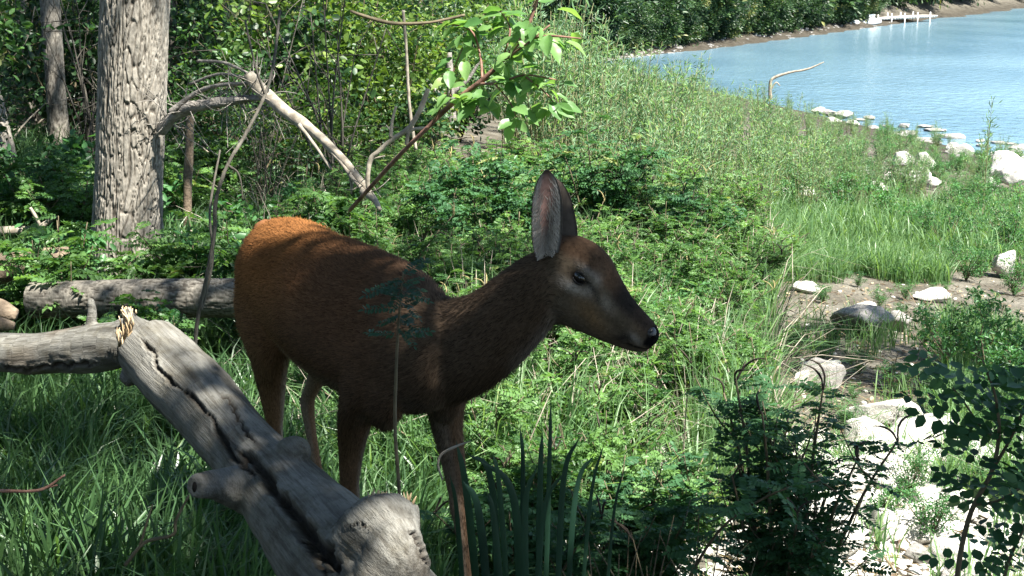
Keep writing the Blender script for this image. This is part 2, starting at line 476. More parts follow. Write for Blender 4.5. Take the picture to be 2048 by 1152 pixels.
def HP(t, u, w): return H0 + HF * t + HUP * u + HLAT * w          # head space: forward, up, towards its left
# cheek and brow
def ball(c, r, s=1.0):
    th = np.linspace(-math.pi / 2, math.pi / 2, 9)
    loft(db, [(c + HF * r * s * math.sin(t), HLAT, HUP, r * max(math.cos(t), .05), r * max(math.cos(t), .05), 0) for t in th], 16)
for sgn in (-1, 1):
    ball(HP(.035, .040, sgn * .036), .022, 1.5)
    ball(HP(.030, -.030, sgn * .026), .034, 1.4)
dV, dF = remesh(db, 0.0055, 5)
# relax the trunk further than the finer head and legs
_E = np.concatenate([dF[:, [0, 1]], dF[:, [1, 2]], dF[:, [2, 3]], dF[:, [3, 0]]])
_dg = np.bincount(_E.ravel(), minlength=len(dV))[:, None]
_w = (sstep(.50, .58, dV[:, 2]) * sstep(1100, 1040, pix(dV)[:, 0]))[:, None]
for _k in range(26):
    S_ = np.stack([np.bincount(_E[:, 0], dV[_E[:, 1], a], len(dV)) + np.bincount(_E[:, 1], dV[_E[:, 0], a], len(dV)) for a in range(3)], 1) / _dg
    dV = dV + (.6 if _k % 2 == 0 else -.50) * _w * (S_ - dV)
dN = vnormals(dV, dF)
def headco(P):
    q = P - H0
    return q @ HF, q @ HUP, q @ HLAT
def bodyco(P):
    q = P - DR
    return q @ DF, q @ DL, q[:, 2]
ht, hu, hl = headco(dV)
pixv = pix(dV)
near_head = (np.linalg.norm(dV - HP(.08, -.01, 0), axis=1) < .24)
# photographed landmarks carried to head space
def hs(px, py):
    q = W(px, py, 2.79) - H0
    return q @ HF, q @ HUP
EYE = hs(1166, 547)
def hd(t, u, a, b, rot=0):
    c, s = math.cos(rot), math.sin(rot)
    x = (ht - t) * c + (hu - u) * s; y = -(ht - t) * s + (hu - u) * c
    return np.sqrt((x / a) ** 2 + (y / b) ** 2)
hmask = near_head & (pixv[:, 0] > 1090)
# eye socket dent, brow above, mouth groove
ed = hd(EYE[0], EYE[1], .020, .012)
side = np.abs(hl) > .02
dV += (dN * (-.006 * np.exp(-ed ** 2) * hmask * side)[:, None])
br = hd(EYE[0] + .004, EYE[1] + .020, .026, .007, -.2)
dV += (dN * (.005 * np.exp(-br ** 2) * hmask * side)[:, None])
def polyd(pts):
    """distance in head space (t,u) to a polyline of photo landmarks"""
    Q = np.array([hs(*p) for p in pts]); best = np.full(len(dV), 9.0)
    X = np.stack([ht, hu], 1)
    for a, b in zip(Q[:-1], Q[1:]):
        ab = b - a; s = np.clip(((X - a) @ ab) / (ab @ ab), 0, 1)
        best = np.minimum(best, np.linalg.norm(X - a - s[:, None] * ab, axis=1))
    return best
mouth = polyd([(1316, 684), (1300, 692), (1280, 688), (1258, 680)])
dV += dN * (-.004 * np.exp(-(mouth / .0035) ** 2) * hmask)[:, None]
tear = polyd([(1186, 556), (1200, 575), (1206, 600)])
dV += dN * (-.003 * np.exp(-(tear / .005) ** 2) * hmask * side)[:, None]
jaw = polyd([(1262, 672), (1230, 640), (1205, 622)])
dV += dN * (-.003 * np.exp(-(jaw / .008) ** 2) * hmask * side)[:, None]
dN = vnormals(dV, dF)

# flow of the coat and its pigment, with sun and shade worked in
ba, bb, bz = bodyco(dV)
nseg = [(nk[i], nk[i + 1]) for i in range(len(nk) - 1)]
def segd(P, a, b):
    ab = b - a; s = np.clip(((P - a) @ ab) / (ab @ ab), 0, 1)
    return np.linalg.norm(P - a - s[:, None] * ab, axis=1)
dn = np.min([segd(dV, a, b) for a, b in nseg], axis=0)
ndir = nrm(nk[4] - nk[0])
neckw = sstep(-.04, .20, (dV - nk[0]) @ ndir) * sstep(.50, .58, bz)
flow = np.tile(-DF + UP * -.25, (len(dV), 1))
legw = 1 - sstep(.46, .58, bz)
flow = flow * (1 - legw[:, None]) + legw[:, None] * np.array([0, 0, -1.0]) 
nflow = nrm(nk[0] - nk[6])
flow = flow * (1 - neckw[:, None]) + neckw[:, None] * (nflow + UP * -.2)
hw_ = (hmask * sstep(1095, 1130, pixv[:, 0]))[:, None]
flow = flow * (1 - hw_) - hw_ * HF
def lerp(a, b, w): return a * (1 - w[:, None]) + np.asarray(b) * w[:, None]
C = np.tile(np.array([.300, .128, .045]), (len(dV), 1))
C = lerp(C, (.215, .092, .036), sstep(.70, .80, bz) * (1 - sstep(-.35, -.2, -np.abs(bb) * 3)) * .5)
C = lerp(C, (.150, .088, .052), sstep(-.55, -.10, ba) * .75)
C = lerp(C, (.17, .105, .062), sstep(.74, .60, bz) * .5)
belly = sstep(-.35, -.85, dN[:, 2]) * sstep(.66, .56, bz)
C = lerp(C, (.42, .34, .26), belly * .75)
C = lerp(C, (.27, .17, .10), legw * .7)
inner = legw * sstep(0.1, .7, -np.sign(bb) * (dN @ DL))
C = lerp(C, (.40, .32, .24), inner * .7)
C = lerp(C, (.135, .098, .066), neckw * .85)
throat = neckw * sstep(-.1, -.8, dN[:, 2]) * sstep(1000, 1080, pixv[:, 0])
C = lerp(C, (.55, .50, .44), throat * .8)
rear = sstep(-.74, -.80, ba) * sstep(.60, .70, bz)
C = lerp(C, (.5, .42, .34), rear * .08)
hm = hmask.astype(float) * sstep(1085, 1120, pixv[:, 0])
C = lerp(C, (.175, .135, .090), hm * .9)
crown = hm * sstep(.045, .065, hu - np.interp(ht, [-.05, .05, .12, .2], [0, 0, -.03, -.06])) * (ht < .12)
C = lerp(C, (.13, .068, .036), crown * .7)
# dark muzzle bridge
brg = hm * sstep(.085, .12, ht) * sstep(.0, .022, hu - np.interp(ht, [.05, .1, .15, .2, .25], [.035, .012, .002, -.008, -.02]))
C = lerp(C, (.040, .034, .030), brg * .92)
C = lerp(C, (.72, .64, .54), hm * np.exp(-hd(EYE[0] + .000, EYE[1] - .021, .028, .010) ** 2) * .75)
C = lerp(C, (.60, .54, .46), hm * np.exp(-hd(EYE[0] + .030, EYE[1] + .002, .012, .020) ** 2) * .6)
C = lerp(C, (.45, .40, .33), hm * np.exp(-br ** 2) * .5)
C = lerp(C, (.012, .010, .010), hm * side * np.exp(-(hd(EYE[0], EYE[1], .023, .0125) ** 4)))
C = lerp(C, (.02, .018, .016), hm * side * np.exp(-(tear / .0045) ** 2) * .9)
C = lerp(C, (.34, .21, .10), hm * np.exp(-hd(*hs(1190, 622), .045, .018, -.5) ** 2) * .7)
C = lerp(C, (.55, .48, .38), hm * np.exp(-hd(*hs(1220, 598), .022, .010, -.4) ** 2) * .5)
C = lerp(C, (.035, .030, .028), hm * np.exp(-hd(*hs(1252, 668), .022, .011, .6) ** 2) * .85)
C = lerp(C, (.75, .68, .58), hm * np.exp(-hd(*hs(1278, 668), .016, .007, -.3) ** 2) * .45)
chin = hm * sstep(.0, .010, -(hu - np.interp(ht, [.05, .1, .15, .19, .22], [-.095, -.085, -.071, -.066, -.070])))
C = lerp(C, (1.1, 1.05, .98), chin * .85)
C = lerp(C, (.01, .01, .01), hm * np.exp(-(mouth / .003) ** 2) * .95)
C = lerp(C, (.012, .012, .013), hm * sstep(hs(1296, 660)[0], hs(1304, 664)[0], ht) * sstep(hs(1300, 690)[1], hs(1300, 680)[1], hu))
nzc = fbm(dV * 14, 3, 3)
C = C * (1 + .14 * nzc[:, None]) * lerp(np.tile(np.array([.50, .50, .52]), (len(dV), 1)), (.62, .62, .60), sstep(-.20, -.60, ba) * (1 - hm) * (1 - .6 * sstep(.56, .44, bz)))  # front darkened as shade, rump lifted as sunlight, within the coat colour

deer = empty('deer', tuple(DR))
tag(deer, 'reddish brown doe standing in the shade behind the split log, head turned right', 'deer')
M['coat'] = attr_mat('deer_coat', 0.9, 0.04, 140, 0.25, 0.0, 0.0)
m_ = MB(); m_.add(dV - DR, dF, .5, C); body = m_.build('body', M['coat'], deer, colour=True)
# fur: short strands over the whole body
rf = np.random.default_rng(5)
fa = np.linalg.norm(np.cross(dV[dF[:, 2]] - dV[dF[:, 0]], dV[dF[:, 3]] - dV[dF[:, 1]]), axis=1)
NS = 150000
fi = rf.choice(len(dF), NS, p=fa / fa.sum())
w1, w2 = rf.random((NS, 1)), rf.random((NS, 1))
q = dF[fi]
P_ = (dV[q[:, 0]] * (1 - w1) + dV[q[:, 1]] * w1) * (1 - w2) + (dV[q[:, 3]] * (1 - w1) + dV[q[:, 2]] * w1) * w2
Nn, Fl, Cc = dN[q[:, 0]], flow[q[:, 0]], C[q[:, 0]]
Fl = Fl + .3 * np.stack([vnoise(P_ * 9, s) for s in (11, 12, 13)], 1)
Fl = nrm(Fl - Nn * np.sum(Fl * Nn, 1, keepdims=True))
ph = pix(P_); head_w = sstep(1090, 1150, ph[:, 0]) * (np.linalg.norm(P_ - HP(.08, -.01, 0), axis=1) < .24)
bz_ = P_[:, 2]
ln = .016 - .0105 * head_w - .008 * sstep(.5, .35, bz_)
thr = sstep(-.1, -.8, Nn[:, 2]) * (ph[:, 0] > 900) * (1 - head_w)
ln = ln + .008 * thr
t_, u_, _ = headco(P_)
skip = (head_w > .5) & ((np.sqrt(((t_ - EYE[0]) / .019) ** 2 + ((u_ - EYE[1]) / .011) ** 2) < 1) | (t_ > hs(1294, 660)[0]))
keep = ~skip
P_, Nn, Fl, Cc, ln = P_[keep], Nn[keep], Fl[keep], Cc[keep], ln[keep]
n_ = len(P_)
ln = ln * (.6 + .8 * rf.random(n_))
dr = nrm(Fl + Nn * (.10 + .22 * rf.random((n_, 1))) + .16 * rf.normal(size=(n_, 3)))
sd = nrm(np.cross(dr, Nn)) * .0010
A_ = P_ - sd - Nn * .001; B_ = P_ + sd - Nn * .001
Tp = P_ + dr * ln[:, None]
V_ = np.stack([A_, B_, Tp], 1).reshape(-1, 3) - DR
Cs = np.clip(Cc * (.45 + 1.1 * rf.random((n_, 1))), 0, 1)
Cs3 = np.stack([Cs * .8, Cs * .8, Cs * 1.25], 1).reshape(-1, 3)
m_ = MB(); m_.add(V_, np.arange(n_ * 3).reshape(-1, 3), .5, Cs3)
fur = m_.build('fur', M['coat'], deer, smooth=False, colour=True, kind='stuff')
# lay the strands' shading along the skin so that they catch light as a coat
try:
    nn = np.repeat(nrm(Nn + .25 * dr), 3, 0)
    fur.data.polygons.foreach_set('use_smooth', np.ones(n_, bool))
    fur.data.normals_split_custom_set_from_vertices(nn.tolist())
except Exception as ex: print('fur normals', ex)

# ears
M['ear'] = attr_mat('ear_skin', 0.8, 0.15, 90, 0.3)
def ear(base, tip, facing, hw, cup, roll=0.0):
    nu, nv = 22, 15
    u = np.linspace(0, 1, nu)[:, None]; v = np.linspace(-1, 1, nv)[None]
    ax = tip - base; Ln = np.linalg.norm(ax); ax = ax / Ln
    fc = nrm(facing - ax * (facing @ ax)); sd_ = np.cross(ax, fc)
    prof = np.interp(u, [0, .08, .25, .45, .65, .8, .92, 1], [.60, .78, .96, 1, .96, .80, .55, .12])
    wv = hw * prof
    dep = cup * prof * np.interp(u, [0, .3, 1], [1.6, 1.0, .45])
    pos = base + ax * (u * Ln)[..., None] + sd_ * (wv * v)[..., None] - fc * (dep * (1 - v ** 2))[..., None]
    pos = pos + fc * (np.sin(u * math.pi) * .004 + 0 * v)[..., None]
    out = nrm(np.cross(np.gradient(pos, axis=0), np.gradient(pos, axis=1)))
    if np.sum(out[nu // 2, nv // 2] * fc) < 0: out = -out
    back = pos - out * (.0045 - .003 * np.abs(v) ** 2 + 0 * u)[..., None]
    V = np.concatenate([pos.reshape(-1, 3), back.reshape(-1, 3)])
    i, j = np.meshgrid(np.arange(nu - 1), np.arange(nv - 1), indexing='ij'); k = (i * nv + j).ravel()
    f1 = np.stack([k, k + 1, k + nv + 1, k + nv], -1); f2 = f1[:, ::-1] + nu * nv
    rim = [a * nv for a in range(nu)] + [(nu - 1) * nv + b for b in range(1, nv)] + [a * nv + nv - 1 for a in range(nu - 2, -1, -1)] + list(range(nv - 2, 0, -1))
    rim = np.array(rim); r2 = np.roll(rim, -1)
    f3 = np.stack([rim, rim + nu * nv, r2 + nu * nv, r2], -1)
    vv = (v + 0 * u).ravel(); uu = (u + 0 * v).ravel()
    Cf = np.tile(np.array([.21, .13, .115]), (nu * nv, 1))
    Cf = lerp(Cf, (.26, .24, .22), sstep(.35, .8, np.abs(vv)))
    Cf = lerp(Cf, (.42, .40, .37), sstep(.45, .1, uu) * .7)
    Cf = lerp(Cf, (.07, .055, .045), np.clip(sstep(.93, 1.0, np.abs(vv)) + sstep(.9, 1, uu), 0, 1))
    Cb = np.tile(np.array([.070, .056, .045]), (nu * nv, 1))
    m = MB(); m.add(V - DR, [f1, f2, f3], .5, np.concatenate([Cf, Cb]))
    o = m.build('ear', M['ear'], deer, colour=True)
    # pale hairs inside, short dark fringe on the rim
    h = MB(); n = 700
    uu_ = rf.beta(1.2, 2.2, n) * .9; sg = np.where(rf.random(n) < .6, 1, -1); vv_ = sg * (.95 - .7 * rf.random(n) ** 1.4)
    iu = np.clip((uu_ * (nu - 1)).astype(int), 0, nu - 2); iv = np.clip(((vv_ + 1) / 2 * (nv - 1)).astype(int), 0, nv - 1)
    p = pos[iu, iv]
    d = nrm(ax + (-sd_) * (vv_ * .55)[:, None] + fc * .35 + .18 * rf.normal(size=(n, 3)))
    s_ = nrm(np.cross(d, fc)) * .0009
    l_ = (.018 + .022 * rf.random(n))[:, None] * (1 - .5 * uu_[:, None])
    h.add(np.stack([p - s_, p + s_, p + d * l_], 1).reshape(-1, 3) - DR, np.arange(3 * n).reshape(-1, 3), .5, np.repeat(np.array([[.42, .39, .36]]) * (.7 + .5 * rf.random((n, 1))), 3, 0))
    h.build('ear_hair', M['ear'], o, smooth=False, colour=True, kind='stuff')
    return o
ear(W(1093, 520, 2.765), W(1094, 341, 2.735), nrm([.22, -1, .05]), .0315, .015)
ear(W(1136, 508, 2.85), W(1108, 356, 2.89), nrm([.6, .85, .1]), .033, .018)
# eyes with lids
M['eye'] = plain('wet_dark_eye', (.006, .005, .005), .06, .7)
M['lid'] = plain('eyelid_skin', (.018, .015, .013), .5, .3)
def uvball(mb, c, ax, r, ns=16, nr=10, cc=None):
    th = np.linspace(0, math.pi, nr); ph_ = np.linspace(0, 2 * math.pi, ns, endpoint=False)
    X = nrm(ax[0]); Y_ = nrm(ax[1]); Z = np.cross(X, Y_)
    V = np.array([c + X * r[0] * math.sin(a) * math.cos(b) + Y_ * r[1] * math.sin(a) * math.sin(b) + Z * r[2] * math.cos(a) for a in th for b in ph_])
    i = np.arange(nr - 1)[:, None] * ns; j = np.arange(ns)[None]; j2 = (j + 1) % ns
    F = np.stack([i + j, i + ns + j, i + ns + j2, i + j2], -1).reshape(-1, 4)
    mb.add(V, F, .5, cc)
for sg in (-1, 1):
    cand = hmask & (np.sign(hl) == sg)
    k = np.argmin(np.where(cand, (ht - EYE[0]) ** 2 + (hu - EYE[1]) ** 2, 9))
    surf = dV[k]
    c = surf - HLAT * sg * .0072
    e = MB(); uvball(e, c - DR, (nrm(HF + HUP * -.12), HUP), (.0190, .0138, .0135)); eo = e.build('eye', M['eye'], deer)
    lm = MB()
    for upper in (1, -1):
        a = np.linspace(-1.2, 1.2, 9)
        pts = np.array([c + HF * .0160 * math.sin(t) + HUP * upper * .0112 * math.cos(t) + HLAT * sg * (.0085 * math.cos(t) + .003) for t in a]) - DR
        tube(lm, pts, [.0008, .0018, .0022, .0024, .0024, .0024, .0022, .0018, .0008], 6)
    lm.build('eyelid', M['lid'], eo)
# nose pad and nostrils
M['nose'] = rough_mat('wet_black_nose', [(0.3, (.012, .011, .012)), (.7, (.03, .028, .03))], 80, rough=.3, bump=.5, bscale=220, bdist=.002, spec=.6)
nb = MB()
nc = W(1305, 668, 2.765)
uvball(nb, nc - DR + HF * -.004, (nrm(HF + HUP * -.15), HUP), (.0160, .0150, .0205), 20, 12)
nb.V[-1] = nb.V[-1] + .0016 * fbm(nb.V[-1] * 120, 4, 2)[:, None]
no = nb.build('nose', M['nose'], deer)
for sg in (-1, 1):
    k = MB(); uvball(k, nc - DR + HLAT * sg * .0165 + HF * .0045 + HUP * .001, (nrm(HF + HUP * .7), HUP), (.0062, .0034, .0058)); k.build('nostril', plain('nostril_dark', (.003, .003, .003), .9, .1), no)
# tail and hooves
tl = MB(); tube(tl, [D(-.79, 0, .77) - DR, D(-.85, 0, .76) - DR, D(-.885, 0, .68) - DR, D(-.88, 0, .58) - DR], [.030, .036, .034, .008], 12, c=(.20, .09, .04), n=14, rough=.15)
tl.build('tail', M['coat'], deer, colour=True)
M['hoof'] = plain('black_hoof', (.02, .018, .016), .45, .4)
for P_h, yaw in ((FR, 0), (FL, 0), (HR, 0), (HL, 0)):
    a, b, z = P_h[-1][:3]
    h = MB()
    for s in (-1, 1):
        rows = [(D(a + f, b + s * .010, zz) - DR, DL, DF, w_, l_, 0) for f, zz, w_, l_ in ((.012, .003, .011, .028), (.008, .02, .0105, .024), (.002, .04, .010, .017), (-.004, .055, .006, .010))]
        loft(h, rows, 12, 10)
    h.build('hoof', M['hoof'], deer)
# ------------------------------------------------------------------ the split log in front
GV_ = []
def wood_mat(name):
    m, nt, out = newmat(name)
    at = N(nt, 'ShaderNodeAttribute', attribute_name='col'); gv = N(nt, 'ShaderNodeAttribute', attribute_name='gv')
    tc = N(nt, 'ShaderNodeTexCoord')
    st = N(nt, 'ShaderNodeTexNoise'); st.inputs['Scale'].default_value = 260; st.inputs['Detail'].default_value = 6; st.inputs['Roughness'].default_value = .7
    L(nt, gv.outputs['Vector'], st.inputs['Vector'])
    s2 = N(nt, 'ShaderNodeTexNoise'); s2.inputs['Scale'].default_value = 70; s2.inputs['Detail'].default_value = 4
    L(nt, gv.outputs['Vector'], s2.inputs['Vector'])
    bl = N(nt, 'ShaderNodeTexNoise'); bl.inputs['Scale'].default_value = 16; bl.inputs['Detail'].default_value = 7; bl.inputs['Roughness'].default_value = .7
    L(nt, tc.outputs['Object'], bl.inputs['Vector'])
    r1 = ramp(nt, [(.30, (.42, .40, .37)), (.46, (.92, .91, .90)), (.7, (1.25, 1.24, 1.2))]); L(nt, st.outputs[0], r1.inputs[0])
    r2 = ramp(nt, [(.36, (.40, .37, .33)), (.50, (1, 1, 1)), (.7, (1.2, 1.2, 1.18))]); L(nt, s2.outputs[0], r2.inputs[0])
    r3 = ramp(nt, [(.35, (.62, .58, .50)), (.52, (1, 1, 1)), (.68, (1.2, 1.18, 1.15))]); L(nt, bl.outputs[0], r3.inputs[0])
    c = at.outputs['Color']
    for r_, f in ((r1, .8), (r2, .6), (r3, .85)):
        mu = N(nt, 'ShaderNodeMixRGB', blend_type='MULTIPLY'); mu.inputs[0].default_value = f
        L(nt, c, mu.inputs[1]); L(nt, r_.outputs[0], mu.inputs[2]); c = mu.outputs[0]
    p = N(nt, 'ShaderNodeBsdfPrincipled'); p.inputs['Roughness'].default_value = .82; p.inputs['Specular IOR Level'].default_value = .2
    L(nt, c, p.inputs['Base Color'])
    ad = N(nt, 'ShaderNodeMath', operation='ADD'); L(nt, st.outputs[0], ad.inputs[0]); L(nt, s2.outputs[0], ad.inputs[1])
    b_ = N(nt, 'ShaderNodeBump'); b_.inputs['Strength'].default_value = .9; b_.inputs['Distance'].default_value = .004
    L(nt, ad.outputs[0], b_.inputs['Height']); L(nt, b_.outputs[0], p.inputs['Normal']); L(nt, p.outputs[0], out.inputs[0])
    return m
M['dead'] = wood_mat('weathered_wood')
def set_gv(o, g):
    a = o.data.attributes.new('gv', 'FLOAT_VECTOR', 'POINT'); a.data.foreach_set('vector', g.astype(np.float32).ravel())

def cyl_rows(P):
    """P rows: px, py, Y, half width px -> loft rows with round sections"""
    c = np.array([W(a, b, y) for a, b, y, _ in P])
    t = nrm(np.gradient(c, axis=0)); rows = []
    for i, r in enumerate(P):
        rad = r[3] * r[2] / FPX
        la = nrm(np.cross(t[i], np.array([0.05, .98, .2]))); u = np.cross(la, t[i])
        rows.append((c[i], la, u, rad, rad * 1.04, 0))
    return rows
def wood_piece(P, voxel, extra=(), cracks=(), smooth=3, amp=.006, seed=1, dark=0.0, warm=0.0):
    b = MB()
    for Q in (P,) + tuple(extra): loft(b, cyl_rows(Q), 26, 60)
    V, F = remesh(b, voxel, smooth)
    Nn = vnormals(V, F)
    c = curve(np.array([W(a, bb, y) for a, bb, y, _ in P]), 80)
    # coordinate along the grain
    d2 = ((V[:, None, ::1] - c[None, ::4]) ** 2).sum(-1); k = d2.argmin(1)
    t = nrm(np.gradient(c, axis=0))[::4][k]
    s = k * np.linalg.norm(c[4] - c[0]) + np.einsum('ij,ij->i', V - c[::4][k], t)
    q = V - c[::4][k]; q = q - t * np.einsum('ij,ij->i', q, t)[:, None]
    g = np.concatenate([q * 55, (s * 3)[:, None]], 1)
    grain = fbm(g[:, [0, 1, 3]] + g[:, [2, 2, 2]] * .7, seed, 3)
    big = fbm(V * 13, seed + 5, 3)
    V = V + Nn * (amp * .55 * big + amp * .42 * grain)[:, None]
    pv = pix(V); dark_c = np.zeros(len(V))
    face = Nn @ np.array([0, -.95, .3]) > .05
    for pts, w0, w1, dep in cracks:
        Q = curve(np.array(pts, float), 60)
        Q = Q + 5 * np.stack([vnoise(np.stack([np.arange(60) * .37, np.full(60, seed), np.zeros(60)], 1), 3), vnoise(np.stack([np.arange(60) * .37, np.full(60, seed + 9), np.zeros(60)], 1), 4)], 1)
        dd = np.sqrt(((pv[:, None] - Q[None]) ** 2).sum(-1)); kk = dd.argmin(1); dm = dd.min(1)
        ww = w0 + (w1 - w0) * kk / 59.0
        ww = ww * np.clip(np.minimum(kk, 59 - kk) / 5.0, .15, 1) * (1 + .35 * vnoise(np.stack([kk * .5, 0 * kk, 0 * kk], 1), 8))
        f = np.exp(-(dm / np.maximum(ww, .5)) ** 4) * face
        V = V - Nn * (f * dep * np.clip(ww / max(w0, w1), .3, 1))[:, None]
        V = V + Nn * (np.exp(-((dm - ww * 1.5) / (ww * .6 + 1)) ** 2) * .0025 * face)[:, None]
        dark_c = np.maximum(dark_c, f)
    C_ = np.tile(np.array([.155, .152, .138]), (len(V), 1)) * (1 + .20 * big + .22 * grain)[:, None]
    hair = sstep(.30, .48, np.abs(fbm(g[:, [0, 1, 3]] * .45 + g[:, [2, 2, 2]] * .3, seed + 8, 2))) 
    C_ = C_ * (1 - .40 * hair)[:, None]
    C_ = lerp(C_, (.15, .115, .08), np.clip(sstep(.05, .45, fbm(V * 9, seed + 2, 3)) * .4 + warm, 0, 1))
    C_ = lerp(C_, (.035, .028, .022), np.clip(dark_c * 1.1, 0, .93))
    C_ = C_ * (1 - dark)
    GV_.append(np.concatenate([q, (s * .10)[:, None]], 1)[:, [0, 2, 3]] + q[:, [1, 1, 1]] * [.6, .5, 0])
    return V, F, C_
MAIN = [(292, 690, 2.98, 66), (345, 745, 2.92, 74), (400, 800, 2.85, 76), (450, 858, 2.76, 74), (500, 915, 2.68, 76), (555, 975, 2.58, 88), (610, 1040, 2.48, 104),
        (670, 1110, 2.38, 122), (740, 1190, 2.27, 130), (860, 1330, 2.10, 130), (1040, 1560, 1.92, 120)]
KNOB = [(690, 1130, 2.33, 60), (730, 1085, 2.28, 76), (770, 1050, 2.25, 74), (800, 1020, 2.24, 50), (812, 1005, 2.25, 30)]
KNOB2 = [(770, 1180, 2.22, 90), (790, 1120, 2.20, 78), (800, 1060, 2.21, 52), (822, 1030, 2.24, 22), (832, 1012, 2.26, 10)]
STUB = [(500, 985, 2.58, 50), (455, 972, 2.53, 40), (420, 970, 2.49, 30), (398, 972, 2.465, 25), (390, 974, 2.455, 21)]
BUMP = [(560, 930, 2.60, 40), (585, 905, 2.58, 34), (600, 905, 2.57, 28), (612, 920, 2.57, 16)]
TOP = [(300, 700, 2.98, 50), (275, 662, 2.99, 34), (262, 640, 2.99, 18), (256, 622, 2.99, 9), (258, 612, 2.99, 4)]
TIP = [(300, 690, 2.96, 42), (335, 690, 2.93, 24), (365, 697, 2.91, 12), (384, 704, 2.90, 4)]
LOW = [(300, 710, 2.97, 60), (268, 745, 2.95, 30), (246, 765, 2.94, 12)]
CR = [([(278, 668), (303, 700), (318, 740), (350, 765), (395, 800), (425, 840), (445, 880), (470, 915), (490, 935), (515, 960)], 3.5, 7, .016),
      ([(478, 905), (510, 925), (545, 975), (585, 1020), (610, 1060), (640, 1095), (680, 1150)], 8, 19, .036),
      ([(445, 785), (470, 820), (490, 860), (508, 884)], 3, 3.5, .010),
      ([(600, 1075), (628, 1110), (650, 1150)], 4, 6, .02),
      ([(822, 1060), (840, 1090), (852, 1130)], 3, 4, .012),
      ([(690, 1055), (720, 1045), (735, 1060)], 1.5, 1.5, .004)]
root0 = W(292, 690, 2.98); root0[2] = 0
log = empty('split_log', tuple(root0))
tag(log, 'thick weathered grey log with a long dark crack, slanting across the lower left foreground', 'log')
M['dead2'] = M['dead']
V, F, C_ = wood_piece(MAIN, .0042, (KNOB, KNOB2, STUB, BUMP, TOP, TIP, LOW), CR, 2, .006, 3)
b = MB(); b.add(V - root0, F, .5, C_); set_gv(b.build('trunk', M['dead'], log, colour=True), GV_[-1])
# the sunlit limb running left from the broken head of the log
LIMB = [(-420, 742, 3.35, 60), (-200, 720, 3.26, 52), (-60, 706, 3.2, 46), (0, 706, 3.17, 40), (60, 708, 3.14, 42), (130, 702, 3.10, 46), (185, 698, 3.06, 50), (245, 690, 3.02, 46), (290, 690, 3.0, 30)]
SPIKE = [(180, 690, 3.07, 34), (181, 664, 3.07, 18), (182, 648, 3.07, 11), (184, 620, 3.07, 8.5), (181, 596, 3.07, 7)]
HUMP = [(245, 690, 3.03, 40), (250, 668, 3.03, 36), (262, 655, 3.02, 26)]
V, F, C_ = wood_piece(LIMB, .0045, (SPIKE, HUMP), [([(0, 735), (60, 738), (130, 732), (200, 728)], 3, 4, .012)], 2, .006, 9)
b = MB(); b.add(V - root0, F, .5, C_); set_gv(b.build('limb', M['dead'], log, colour=True), GV_[-1])
# torn fibres where the wood broke
b = MB(); rs = np.random.default_rng(3)
for k in range(34):
    x, y = 252 + rs.normal() * 5, 640 + rs.random() * 75
    p = W(x, y, 2.925 + rs.random() * .02); l_ = .02 + .03 * rs.random()
    tube(b, [p - root0, p - root0 + [rs.normal() * .004, -.004, l_ * .5], p - root0 + [rs.normal() * .007, -.004, l_]], [.0025, .002, .0005], 4)
for k in range(18):
    x, y = 256 + rs.normal() * 7, 632 - rs.random() * 5
    p = W(x, y, 2.985); l_ = .006 + .014 * rs.random()
    tube(b, [p - root0, p - root0 + [rs.normal() * .003, 0, l_]], [.003, .0006], 4)
for k in range(26):
    x, y = 745 + rs.random() * 80, 992 + rs.random() * 10
    p = W(x, y, 2.255); l_ = .008 + .016 * rs.random()
    tube(b, [p - root0 - [0, 0, .012], p - root0 + [rs.normal() * .004, 0, l_ * .6]], [.004, .0007], 4)
M['splinter'] = rough_mat('torn_wood', [(.3, (.30, .20, .10)), (.7, (.52, .42, .28))], 30, rough=.8)
b.build('splinters', M['splinter'], log, kind='stuff')
# dark ball on the stub end, its colour standing for a hollow's shade
b = MB(); uvball(b, W(389, 974, 2.432) - root0, (np.array([1., 0, .1]), np.array([0, 0, 1.])), (.004, .010, .009)); b.build('knot_hole', plain('knot_dark', (.02, .016, .012), .9, .1), log)
# ------------------------------------------------------------------ ground and river
NEAR_SHORE = np.array([(30, -60), (24, -10), (21, 5), (18, 15), (15, 25), (12, 33), (9.6, 44.7), (6.6, 57), (4.8, 66), (4.1, 69.5)], float)
FAR_SHORE = np.array([(4.1, 69.5), (4.6, 71.5), (12, 84), (22, 102), (39, 134), (90, 225), (400, 760)], float)
WATER_Z = -3.0
POLY = np.concatenate([NEAR_SHORE, FAR_SHORE[1:], [(700, 700), (700, -60)]])
def _pl(P, L_):
    best = np.full(len(P), 1e9)
    for a, b in zip(L_[:-1], L_[1:]):
        ab = b - a; s = np.clip(((P - a) @ ab) / (ab @ ab), 0, 1)
        best = np.minimum(best, np.linalg.norm(P - a - s[:, None] * ab, axis=1))
    return best
def _inside(P):
    r = np.zeros(len(P), bool); n = len(POLY)
    for i in range(n):
        a, b = POLY[i], POLY[(i + 1) % n]
        c = (a[1] > P[:, 1]) != (b[1] > P[:, 1])
        with np.errstate(divide='ignore', invalid='ignore'):
            x = (b[0] - a[0]) * (P[:, 1] - a[1]) / (b[1] - a[1] + 1e-12) + a[0]
        r ^= c & (P[:, 0] < x)
    return r
SHORE = np.concatenate([NEAR_SHORE, FAR_SHORE[1:]])
def shore_dist(P):
    P = np.atleast_2d(P).astype(float)
    return np.where(_inside(P), -1, 1) * _pl(P, SHORE)
